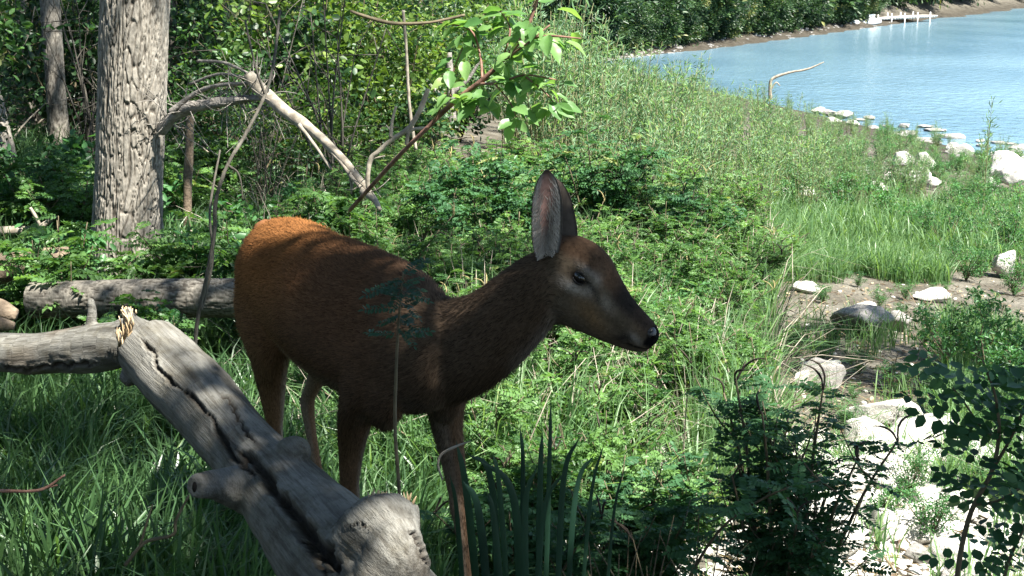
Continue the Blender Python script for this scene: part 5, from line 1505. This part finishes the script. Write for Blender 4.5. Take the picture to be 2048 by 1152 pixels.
feather_sapling('slender_sapling', 'curved leafy spray crossing low in front of the dark bush', [(1330, 1330, 3.1, 5), (1370, 1180, 3.05, 4), (1440, 1060, 3.0, 3), (1540, 990, 2.95, 2.5), (1640, 960, 2.9, 2)], 64, [22], .085, T_PIN_FINE, (.3, 1.0), 'indigo_dark')

# sword-leaved clump at the bottom centre, one object per blade
root = empty('iris_clump', tuple(gp(1040, 2.55))); tag(root, 'clump of long dark sword-shaped leaves at the bottom centre', 'plant')
rb = np.array(root.location)
def blade(p0, p1, p2, w):
    c = curve(np.array([p0, p1, p2]), 16); t = nrm(np.gradient(c, axis=0)); s = nrm(np.cross(t, [0.1, -1, .1]))
    wv = w * np.interp(np.linspace(0, 1, 16), [0, .4, .8, 1], [.8, 1, .6, .02])
    nrm2 = np.cross(s, t); V = np.stack([c - s * wv[:, None], c + nrm2 * (wv * .28)[:, None], c + s * wv[:, None]], 1).reshape(-1, 3)
    k = np.arange(15)[:, None] * 3; F = np.concatenate([k + [0, 1, 4, 3], k + [1, 2, 5, 4]]); return V, F
for (x0, x1, y1, x2, y2, Y, w) in [(975, 935, 1000, 912, 880, 2.5, 14), (1000, 985, 980, 935, 905, 2.45, 13), (1030, 1000, 990, 985, 905, 2.4, 10), (1040, 1030, 1010, 955, 915, 2.42, 15), (1075, 1080, 980, 1085, 860, 2.4, 12), (1085, 1098, 960, 1102, 790, 2.5, 9), (1110, 1125, 980, 1160, 870, 2.4, 11),
                               (1125, 1150, 1000, 1190, 905, 2.5, 10), (1060, 1050, 1030, 1075, 930, 2.35, 12), (1150, 1180, 1010, 1210, 880, 2.6, 7), (990, 960, 1040, 925, 960, 2.4, 15), (1065, 1085, 1040, 1130, 940, 2.38, 11), (940, 915, 1040, 900, 950, 2.55, 9), (1040, 1046, 960, 1040, 850, 2.6, 9), (1200, 1225, 1050, 1250, 930, 2.6, 6), (1020, 990, 1060, 975, 980, 2.35, 12)]:
    m1 = MB(); V, F = blade(W(x0, 1400, Y) - rb, W(x1, y1, Y) - rb, W(x2, y2, Y) - rb, w * .62 * Y / FPX); m1.add(V, F, R.uniform(.1, .8)); m1.build('leaf', M['sedge'], root)
# ------------------------------------------------------------------ leafy branch with big sunlit leaves
root = empty('leafy_sapling', tuple(W(838, 275, 4.5))); tag(root, 'leaning sapling branch with large bright green leaves at the top centre', 'tree'); rb = np.array(root.location)
TW = [[(700, 420, 4.9, 4.5), (790, 320, 4.6, 4.5), (842, 268, 4.5, 4.5), (885, 225, 4.48, 5.5), (925, 190, 4.45, 5), (965, 160, 4.42, 5), (1005, 122, 4.4, 4.5), (1040, 82, 4.4, 4), (1065, 30, 4.4, 3.5), (1085, -40, 4.4, 3)],
      [(960, 168, 4.42, 3), (1000, 165, 4.35, 2.5), (1050, 150, 4.3, 2), (1115, 160, 4.3, 1.5)], [(965, 165, 4.42, 3), (960, 110, 4.5, 2.5), (940, 60, 4.5, 2), (880, 45, 4.5, 1.5)],
      [(1005, 122, 4.4, 3), (1050, 90, 4.3, 2), (1100, 50, 4.3, 1.5)], [(1050, 152, 4.3, 2), (1090, 185, 4.3, 1.5), (1115, 215, 4.3, 1)], [(990, 168, 4.35, 2), (1020, 205, 4.3, 1.5), (1035, 240, 4.3, 1)],
      [(900, 212, 4.47, 2), (905, 150, 4.5, 1.5), (925, 95, 4.5, 1)], [(925, 190, 4.45, 2), (960, 195, 4.4, 1.5), (1000, 190, 4.4, 1)], [(1040, 82, 4.4, 3), (1095, 72, 4.3, 2.5), (1162, 77, 4.3, 1.5)], [(1005, 120, 4.4, 2), (1020, 60, 4.45, 2), (1000, 20, 4.5, 1)], [(870, 240, 4.48, 2), (885, 205, 4.45, 1.5), (890, 185, 4.45, 1)]]
b_ = MB(); sm_ = []
for i, P in enumerate(TW): sm_.append(tube(b_, np.array([W(a, c, y) for a, c, y, _ in P]) - rb, [w * y / FPX for _, _, y, w in P], 7, n=24, rough=.12))
M['redstem'] = rough_mat('reddish_brown_twig', [(.3, (.12, .06, .045)), (.7, (.26, .15, .11))], 30)
b_.build('branch', M['redstem'], root)
u_, v_ = np.meshgrid(np.linspace(0, 1, 9), np.linspace(-1, 1, 5), indexing='ij')
wp = .30 * np.interp(u_, [0, .12, .35, .6, .85, 1], [.05, .55, 1, .92, .45, .0])
def bigleaf(c1, c2):
    V = np.stack([u_, wp * v_, -c1 * u_ ** 2 + c2 * wp * np.abs(v_) + .02 * np.sin(u_ * 14) * np.abs(v_)], -1).reshape(-1, 3)
    i, j = np.meshgrid(np.arange(8), np.arange(4), indexing='ij'); k = (i * 5 + j).ravel()
    return V, [np.stack([k, k + 5, k + 6, k + 1], -1)]
M['bigleaf'] = leaf_mat('large_bright_leaf', (.07, .17, .05), (.22, .36, .12), .45, rough=.4)
lms = []
for k in range(6):
    m1 = MB(); V, F = bigleaf(.1 + .08 * k, .25 + .1 * (k % 3)); m1.add(V, F, .15 + .14 * k); lms.append(m1.mesh('leaf', M['bigleaf']))
from mathutils import Matrix
rl = np.random.default_rng(8)
for i, q in enumerate(sm_):
    for j in range([32, 20, 20, 14, 12, 12, 14, 12, 6, 14, 9][i]):
        f = rl.uniform(.42, 1) if i == 0 else rl.uniform(.25, 1) ** .7
        p = q[int(f * 23)]; az = rl.random() * 6.28
        d = nrm(np.array([[math.cos(az), math.sin(az) * .7, rl.uniform(-.9, .25)]])); Mx = basis(d, np.array([[rl.normal() * .4, -.3 + rl.normal() * .4, 1]]))[0] * rl.uniform(.045, .085)
        o = bpy.data.objects.new('leaf', lms[rl.integers(6)]); col.objects.link(o); o.parent = root
        pp = p + d[0] * .012 + rl.normal(size=3) * .016
        o.matrix_local = Matrix([list(Mx[0]) + [pp[0]], list(Mx[1]) + [pp[1]], list(Mx[2]) + [pp[2]], [0, 0, 0, 1]])

# ------------------------------------------------------------------ willows along the river
pw = [willow(500 + k, h=1.25 + .15 * (k % 3), nst=17, per=40) for k in range(5)]
for p in pw: tag(p, None, 'shrub')
nw = 0
for Y in np.concatenate([np.arange(10.2, 18, .62), np.arange(18, 34, 1.1), np.arange(34, 64, 2.2)]):
    for x in np.arange(-1.5, 14, .62 if Y < 18 else (.9 if Y < 34 else 1.6)):
        xx, y = x + R.uniform(-.3, .3), Y + R.uniform(-.3, .3)
        d = shore_dist([[xx, y]])[0]
        dep = y * math.cos(PITCH) + 2 * math.sin(PITCH); px = 1024 + xx / dep * FPX
        if d < .5 or px > 2120: continue
        xl = np.interp(y, [10, 14, 20, 34, 60], [1150, 1060, 980, 960, 1010]); xr = np.interp(y, [10.2, 12, 15, 18, 24, 34], [1480, 1640, 1760, 2000, 2010, 1600])
        if not xl < px < xr: continue
        s = np.interp(px, [1000, 1200, 1300, 1500, 1700, 1900], [1.25, 1.12, .95, .8, .60, .40]) * R.uniform(.7, 1.15) * (.8 if y < 12 else 1) * np.interp(y, [14, 24, 34], [1, .85, .6])
        place(pw[nw % 5], (xx, y, gz(xx, y)), R.random() * 6.3, s, 'narrow-leaved willow shrub in the bright riverside willow bank', 'willow shrubs on the river bank'); nw += 1
for k in range(90):
    px, py = R.uniform(1560, 2110), R.uniform(225, 330); p = G(px, py + 14); d = shore_dist([p[:2]])[0]
    if not .2 < d < 6 or abs(px - 1690) < 55 and py < 250: continue
    place(pw[nw % 5], tuple(p), R.random() * 6.3, R.uniform(.28, .5), 'low willow tuft between the stones at the waterline', 'low willow tufts at the waterline'); nw += 1
print('willows', nw)
wl = willow(520, h=1.3, nst=5, spread=.12, per=46); p = gp(1965, 16.5); top = W(1965, 200, 16.5)[2]; wl.location = p; s_ = (top - p[2]) / 1.3; wl.scale = (s_ * .8,) * 2 + (s_,)
tag(wl, 'single tall willow sapling standing against the water at the right', 'sapling')
wl = willow(521, h=1.3, nst=7, spread=.2, per=40); p = gp(1520, 20); top = W(1515, 150, 20)[2]; wl.location = p; s_ = (top - p[2]) / 1.3; wl.scale = (s_,) * 3
tag(wl, 'willow tuft beside the bleached bare branch at the edge of the water', 'shrub')
# low bright green shrubs on the right slope
pg = [bush(530 + k, h=.55, w=.34, n=1500, ll=.038, lm='broad', name='low_shrub', nst=9, low=.0, tpl=T_DIA) for k in range(4)]
for p in pg: tag(p, None, 'shrub')
ng = 0
def near_stone(p, f=1.0):
    for o in STONES:
        d = math.hypot(o[0] - p[0], o[1] - p[1])
        front = p[1] < o[1] and abs(o[0] - p[0]) < o[2] * 1.3 and o[1] - p[1] < 1.6
        if d < o[2] * 1.4 * f or (front and f > .5): return True
    return False
for py in (272, 285, 300, 318, 336, 352, 368, 384, 400, 420, 442, 465, 490, 515, 540, 560, 590):
    for px in np.arange(1430, 2130, np.interp(py, [300, 590], [42, 84])):
        pxx, pyy = px + R.uniform(-26, 26), py + R.uniform(-8, 8)
        lo = np.interp(pyy, [270, 300, 330, 380, 430, 445, 500, 540, 600], [1760, 1720, 1560, 1470, 1440, 1640, 1840, 1880, 1950])
        if pxx < lo or R.random() < .10: continue
        p = G(pxx, pyy); y = p[1]
        if shore_dist([p[:2]])[0] < .4 or near_stone(p): continue
        place(pg[ng % 4], tuple(p), R.random() * 6.3, R.uniform(.4, .9), 'low bright green shrub among white stones on the right-hand slope', 'low green shrubs on the right-hand slope'); ng += 1
for (px, Y, s) in [(1930, 6.9, .8), (1985, 6.5, .7), (2040, 7.1, .9), (1895, 7.6, .6), (2080, 6.3, .7)]:
    place(pg[ng % 4], tuple(gp(px, Y)), R.random() * 6.3, s, 'leafy green shrub on the bare soil near the right edge', 'green shrubs right of the bare soil'); ng += 1
for (px, py, s) in [(1665, 700, .25), (1810, 600, .25), (1715, 575, .2), (1790, 790, .3), (1640, 600, .2), (1860, 790, .3), (1960, 640, .35), (1950, 900, .4), (1830, 870, .25), (1700, 960, .3), (1820, 1000, .35), (1900, 960, .3), (1760, 1060, .35), (1860, 1090, .4), (1640, 1000, .3), (1980, 1020, .35), (1880, 850, .3), (1690, 860, .25)]:
    pass
for (px, py, s) in [(1665, 700, .25), (1810, 600, .25), (1715, 575, .2), (1790, 790, .3), (1640, 600, .2), (1860, 790, .3), (1960, 640, .35), (1950, 900, .4), (1830, 870, .25), (1700, 960, .3), (1820, 1000, .35), (1900, 960, .3), (1760, 1060, .35), (1860, 1090, .4), (1640, 1000, .3), (1980, 1020, .35), (1880, 850, .3), (1690, 860, .25)] + [(R.uniform(1500, 2040), R.uniform(565, 820), R.uniform(.12, .28)) for _ in range(26)]:
    p = G(px, py); place(pg[ng % 4], tuple(p), R.random() * 6.3, s, 'small green weed tuft growing on the bare soil between the rocks', 'small weeds on the bare soil'); ng += 1

# ------------------------------------------------------------------ woodland understory
pu = [bush(540 + k, h=1.7, w=.75, n=[2400, 3400, 1900, 2600, 2200, 3000][k], ll=[.060, .045, .085, .055, .07, .05][k], lm=['under', 'under_b', 'under_c', 'under', 'under_b', 'under_c'][k], nst=8, low=.1, tpl=[T_ELL, T_DIA, T_OVAL, T_ELL, T_OVAL, T_ELL][k]) for k in range(6)]
for p in pu: tag(p, None, 'shrub')
nu_ = 0
for Y in np.concatenate([np.arange(9.6, 20, 1.0), np.arange(20, 42, 2.0)]):
    for px in np.arange(-60, 1010, 1500 / Y * 1.75 if Y < 20 else 1900 / Y * 1.9):
        pxx, y = px + R.uniform(-60, 60), Y + R.uniform(-.5, .5)
        if pxx > np.interp(y, [9, 14, 20, 40], [820, 900, 960, 1010]): continue
        if y < 13 and 60 < pxx < 200: continue
        if y < 11 and R.random() < .5: continue
        if pxx < 420 and y < 17 and R.random() < .6: continue
        p = gp(pxx, y); s = R.uniform(.6, 1.15) * np.interp(y, [9, 12, 20, 40], [.55, .8, 1.2, 1.9])
        place(pu[(0, 1, 2, 2, 3, 5, 5, 4)[int(R.integers(8))]], tuple(p), R.random() * 6.3, s, 'leafy shrub in the shaded woods behind the large rough-barked tree', 'understory shrubs of the woods'); nu_ += 1
print('understory', nu_)
for (px, Y, s, lb) in [(600, 12.5, 1.05, 'bright sunlit leafy shrub at the top left of the leafy branch'), (520, 11.8, .9, 'sunlit leafy shrub behind the upper end of the pale dead bough'), (700, 13.2, 1.1, 'tall sunlit shrub between the pale dead bough and the leafy branch')]:
    o = place(pu[(0, 1, 4)[nu_ % 3]], tuple(gp(px, Y)), R.random() * 6.3, s, lb); nu_ += 1
    if 'group' in o.keys(): del o['group']
# ferny and broad-leaved low plants on the left
pl_ = [bush(560 + k, h=.42, w=.26, n=520, ll=.055, lm='broad', name='leafy_weed', nst=7, low=.0) for k in range(3)]
pi_ = [indigo(570 + k, h=.60, spread=.34, nst=6, per=16, leaf_len=.12, catk=0, tpl=T_PIN) for k in range(3)]
for p in pl_ + pi_: tag(p, None, 'plant')
for k in range(70):
    px, Y = R.uniform(-30, 800), R.uniform(5.9, 10)
    if 150 < px < 370 and 5.9 < Y < 7.8: continue
    p = gp(px, Y)
    if k % 2: place(pl_[k % 3], tuple(p), R.random() * 6.3, R.uniform(.7, 1.3), 'low broad-leaved weed in the grass around the large rough-barked tree', 'broad-leaved weeds around the large tree')
    else: place(pi_[k % 3], tuple(p), R.random() * 6.3, R.uniform(.55, 1.1), 'feathery-leaved seedling shrub in the grass left of the deer', 'feathery shrubs left of the deer')
for (px, Y, s, lb) in [(235, 5.3, .8, 'leafy green sprig growing over the long straight grey log'), (320, 5.35, .75, 'feathery green sprig in front of the long straight grey log'), (540, 6.2, .9, 'feathery shrub just left above the deer rump')]:
    o = place(pi_[0], tuple(gp(px, Y)), R.random() * 6.3, s, lb)
    if 'group' in o.keys(): del o['group']

# ------------------------------------------------------------------ grass
def scatter_px(n, x0, x1, Y0, Y1, pw_=1.0):
    Y = Y0 + (Y1 - Y0) * R.random(n) ** pw_; px = R.uniform(x0, x1, n)
    dep = Y * math.cos(PITCH) + CAM_H * math.sin(PITCH); return np.stack([(px - 1024) / FPX * dep, Y], 1)
def clumped(xy, sc, thr, seed):
    v = vnoise(np.concatenate([xy * sc, np.zeros((len(xy), 1))], 1), seed) + .5 * vnoise(np.concatenate([xy * sc * 2.7, np.zeros((len(xy), 1))], 1), seed + 1)
    return xy[v > thr]
mb = MB()
xy = clumped(scatter_px(26000, -80, 900, 2.55, 6.2, .9), 2.5, -.45, 31)
q = xy - DR[:2]; xy = xy[~((np.abs(q @ DL[:2]) < .06) & (q @ DF[:2] > -1) & (q @ DF[:2] < .2))]
V, F, v = grass_blades(on_ground(xy), .42, .0042, .45, R); mb.add(V, F, v)
xy = clumped(scatter_px(22000, -80, 800, 6, 13, .8), 1.6, -.3, 33); V, F, v = grass_blades(on_ground(xy), .42, .005, .45, R); mb.add(V, F, v)
xy = scatter_px(2400, -80, 520, 2.3, 3.3); V, F, v = grass_blades(on_ground(xy), .55, .0055, .5, R); mb.add(V, F, v)
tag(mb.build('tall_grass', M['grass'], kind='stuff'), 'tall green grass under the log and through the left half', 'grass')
mb = MB()
xy = clumped(GV(R.uniform(1340, 1900, 36000), 425 + 140 * R.random(36000) ** 1.25)[:, :2], 2.2, -.15, 35); V, F, v = grass_blades(on_ground(xy), .27, .0036, .4, R); mb.add(V, F, v)
xy = clumped(scatter_px(15000, 1200, 2120, 11.5, 19), 1.2, -.1, 37); xy = np.array([q for q in xy if not near_stone(q)]); V, F, v = grass_blades(on_ground(xy), .38, .005, .35, R); mb.add(V, F, v)
xy = clumped(scatter_px(16000, 900, 2120, 3.4, 8.8), 2.6, .32, 39); V, F, v = grass_blades(on_ground(xy), .22, .0028, .45, R); mb.add(V, F, v)
xy = clumped(scatter_px(24000, 700, 1560, 4.2, 10.0), 2.2, -.1, 41); V, F, v = grass_blades(on_ground(xy), .62, .0030, .5, R); mb.add(V, F, v)
xy = clumped(scatter_px(9000, 1900, 2120, 5, 9.0), 2.6, -.1, 42); V, F, v = grass_blades(on_ground(xy), .25, .0032, .4, R); mb.add(V, F, v)
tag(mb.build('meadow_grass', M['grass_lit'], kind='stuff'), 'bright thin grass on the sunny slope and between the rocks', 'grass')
mb = MB(); xy = clumped(scatter_px(3400, 500, 1560, 4.4, 10), 2, -.2, 43); V, F, v = grass_blades(on_ground(xy), .66, .0022, .7, R); mb.add(V, F, v)
for k in range(150):
    p = gp(R.uniform(700, 1600), R.uniform(4.2, 9.5)) + [0, 0, .15]; a = R.normal() * .8 + .2
    tube(mb, [p, p + [math.sin(a) * .18, R.normal() * .08, math.cos(a) * .22], p + [math.sin(a) * .42, R.normal() * .12, math.cos(a) * .42]], [.003, .0026, .0012], 4)
tag(mb.build('dry_stalks', M['stem_pale'], kind='stuff'), 'straw-coloured dry stalks through the thicket', 'stalks')
mb = MB()
for k in range(46):
    p = gp(R.uniform(1160, 1440), R.uniform(2.9, 3.6)); a = R.normal() * .18 + .05; h_ = R.uniform(.3, .55)
    tube(mb, [p, p + [math.sin(a) * h_ * .5, .02, h_ * .55], p + [math.sin(a * 1.5) * h_, .02, h_]], [.003, .0026, .0010], 4)
tag(mb.build('dark_stalks', M['stem'], kind='stuff'), 'thin dark upright stalks at the bottom centre', 'stalks')
# curled pale tendril in front of the deer's left foreleg
bough('dry_tendril', 'pale curled dry grass blade in front of the deer left foreleg', [[(885, 960, 2.5, 2), (876, 930, 2.5, 2.5), (884, 908, 2.5, 3), (912, 893, 2.5, 3), (942, 882, 2.5, 1)]], 'stem_pale', 'grass blade', rough=.05)
bough('bare_twig', 'thin grey bare twig at the lower left in front of the dark grass', [[(250, 1130, 2.1, 4), (290, 1085, 2.1, 4), (345, 1070, 2.1, 4), (352, 1040, 2.1, 3.5), (378, 990, 2.1, 2.5)], [(280, 1090, 2.1, 3), (295, 1040, 2.1, 2.5), (305, 1010, 2.1, 1.5)]], 'stem', 'twig', rough=.1)
bough('bare_twig', 'brownish twig entering from the left edge above the dark grass', [[(-60, 984, 2.2, 4), (0, 982, 2.2, 4), (80, 980, 2.2, 3.5), (130, 950, 2.2, 2.5)], [(80, 980, 2.2, 2.5), (115, 970, 2.2, 2)]], 'redstem', 'twig', rough=.1)
# bare dead shrubs and thin poles in the gloom
def dead_shrub(seed, h=1.6):
    r = np.random.default_rng(seed); root = empty('dead_shrub'); m1 = MB()
    for k in range(9):
        a = r.random() * 6.28; tip = np.array([math.cos(a) * .5 * r.random(), math.sin(a) * .5 * r.random(), h * r.uniform(.5, 1)])
        c = curve(np.array([[0, 0, 0], tip * [.3, .3, .45] + r.normal(size=3) * .04, tip]), 12); tube(m1, c, np.linspace(.011, .003, 12), 5, rough=.15)
        for j in range(7):
            i0 = r.integers(3, 12); d = nrm(r.normal(size=3) + [0, 0, .4]); l_ = r.uniform(.15, .5)
            tube(m1, curve(np.array([c[i0], c[i0] + d * l_ * .5 + r.normal(size=3) * .02, c[i0] + d * l_]), 6), np.linspace(.004, .001, 6), 4)
    m1.build('twigs', M['bark_dark'], root); return root
ds = [dead_shrub(700 + k) for k in range(3)]
for p in ds: tag(p, None, 'shrub')
for k in range(16):
    px, Y = R.uniform(-40, 900), R.uniform(8.6, 17)
    place(ds[k % 3], tuple(gp(px, Y)), R.random() * 6.3, R.uniform(.6, 1.3), 'leafless grey dead shrub in the shaded woods', 'dead bare shrubs in the woods')
# unseen shrubs added around the camera to block low skylight
for k, (x, y) in enumerate([(-3.4, -.6), (-2.2, -3), (-.6, -4), (1.0, -4.6), (2.6, -5), (-4.6, 1.2), (-5.6, 2.8), (-4.8, -2.4), (-3.4, -4.6), (4.4, -4.4), (-3.9, 3.6)]):
    place(pu[k % 5], (x, y, gz(x, y)), R.random() * 6.3, R.uniform(1.1, 1.5), 'leafy shrub at the wood edge beside the viewpoint', 'wood edge shrubs around the viewpoint')

# the wood and its grass go on to the left of the picture
for k in range(120):
    px, Y = R.uniform(-1500, -80), R.uniform(3.6, 22)
    p = gp(px, Y)
    if math.hypot(p[0] - cam.location.x, p[1]) < 3.4: continue
    if Y < 8: place((pl_ + pi_)[k % 6], tuple(p), R.random() * 6.3, R.uniform(.7, 1.3), 'low leafy plant on the woodland floor left of the view', 'woodland plants left of the view')
    else: place(pu[k % 6], tuple(p), R.random() * 6.3, R.uniform(.6, 1.3), 'leafy shrub of the wood left of the view', 'woodland shrubs left of the view')
mb = MB(); xy = clumped(scatter_px(16000, -1300, -80, 2.4, 12, .8), 1.6, -.35, 51); V, F, v = grass_blades(on_ground(xy), .38, .005, .45, R); mb.add(V, F, v)
xy = clumped(np.stack([R.uniform(-3.5, 4, 9000), R.uniform(-3, 2.6, 9000)], 1), 1.6, -.2, 53); xy = xy[np.hypot(xy[:, 0], xy[:, 1]) > .7]; V, F, v = grass_blades(on_ground(xy), .22, .004, .45, R); mb.add(V, F, v)
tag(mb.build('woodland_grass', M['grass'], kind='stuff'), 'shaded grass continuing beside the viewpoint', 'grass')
# ------------------------------------------------------------------ one label each, from what stands nearest
LMK = [('the deer rump', 520, 470), ('the deer back', 720, 500), ('the deer neck', 960, 560), ('the deer ear', 1095, 400), ('the deer muzzle', 1310, 660), ('the deer forelegs', 860, 960),
       ('the rough-barked tree', 258, 260), ('the slim dark tree', 122, 140), ('the left-edge trunk', 20, 200), ('the brown stake', 377, 320), ('the arching dead branch', 430, 205), ('the sloping pale bough', 640, 285),
       ('the forked pale stick', 790, 270), ('the leafy branch', 980, 150), ('the black-spiked bush', 1195, 250), ('the straight grey log', 260, 600), ('the bleached driftwood', 60, 455), ('the broken log', 60, 530),
       ('the bare soil patch', 1720, 600), ('the long shaded boulder', 1735, 650), ('the white rock heap', 1770, 900), ('the thin water-edge sapling', 1965, 240), ('the gravel spit', 1680, 235), ('the bleached bare branch', 1560, 165),
       ('the grass strip', 1600, 480), ('the right-edge white stone', 2010, 530), ('the slope stones', 1830, 345), ('the boat dock', 1760, 40), ('the dark spiked bush', 1550, 880), ('the far shore tip', 1210, 105), ('the top edge', 600, 60)]
counts = {}
for o in list(col.objects):
    if o.parent or 'group' not in o.keys() or o.get('kind'): continue
    b0 = o['label']
    if 'viewpoint' in b0 or 'foreground' in b0 and 'tree' in b0: continue
    pp = pix(np.array(o.location) + [0, 0, .3 * (o.scale[2] if o.type == 'EMPTY' else .1)])
    if not (-40 < pp[0] < 2090 and -60 < pp[1] < 1200): continue
    nm, lx, ly = min(LMK, key=lambda l: (l[1] - pp[0]) ** 2 + (1.6 * (l[2] - pp[1])) ** 2)
    dx, dy = pp[0] - lx, pp[1] - ly
    rel = ('above' if dy < 0 else 'below') if abs(dy) > abs(dx) * 1.6 else ('left of' if dx < 0 else 'right of') if abs(dx) > abs(dy) * 1.6 else ('above left of' if dx < 0 else 'above right of') if dy < 0 else ('below left of' if dx < 0 else 'below right of')
    dd = math.hypot(dx, dy); far = 'just ' if dd < 70 else ('' if dd < 150 else 'well ')
    o['_b'] = b0; o['_r'] = far + rel + ' ' + nm; counts.setdefault((' '.join(b0.split(' ')[:3]) if o.name[:4] in ('rock', 'far_') else '', o.name.split('.')[0], far + rel + ' ' + nm), []).append((dd, o))
SHORT = {'dead_shrub': 'leafless grey dead shrub', 'indigo_bush': 'feathery green indigo bush', 'leafy_shrub': 'small oval-leaved shrub', 'understory_shrub': 'leafy woodland shrub', 'willow_shrub': 'narrow-leaved willow shrub', 'low_shrub': 'low bright green shrub', 'leafy_weed': 'broad-leaved weed',
         'rock': None, 'tree': 'narrow shaded trunk', 'far_tree': None}
for (_, nm, rr_), lst in counts.items():
    lst.sort(key=lambda t: t[0])
    for i, (dd, o) in enumerate(lst):
        b0 = o['_b']; base = SHORT.get(nm) if 'waterline' not in b0 else 'low waterline willow tuft'
        if base is None: base = ' '.join(b0.split(' ')[:3]) if nm == 'rock' else ('dark far-bank shrub' if 'low dark' in b0 else 'dense far-bank tree')
        w_ = '' if len(lst) == 1 else (', nearest to it' if i == 0 else ', farthest from it' if i == len(lst) - 1 else ', ' + ['', 'second', 'third', 'fourth', 'fifth', 'sixth', 'seventh', 'eighth', 'ninth'][i] + ' from it' if i < 9 else ', among the far ones')
        o['label'] = base + ' ' + rr_ + w_
        del o['_b']; del o['_r']
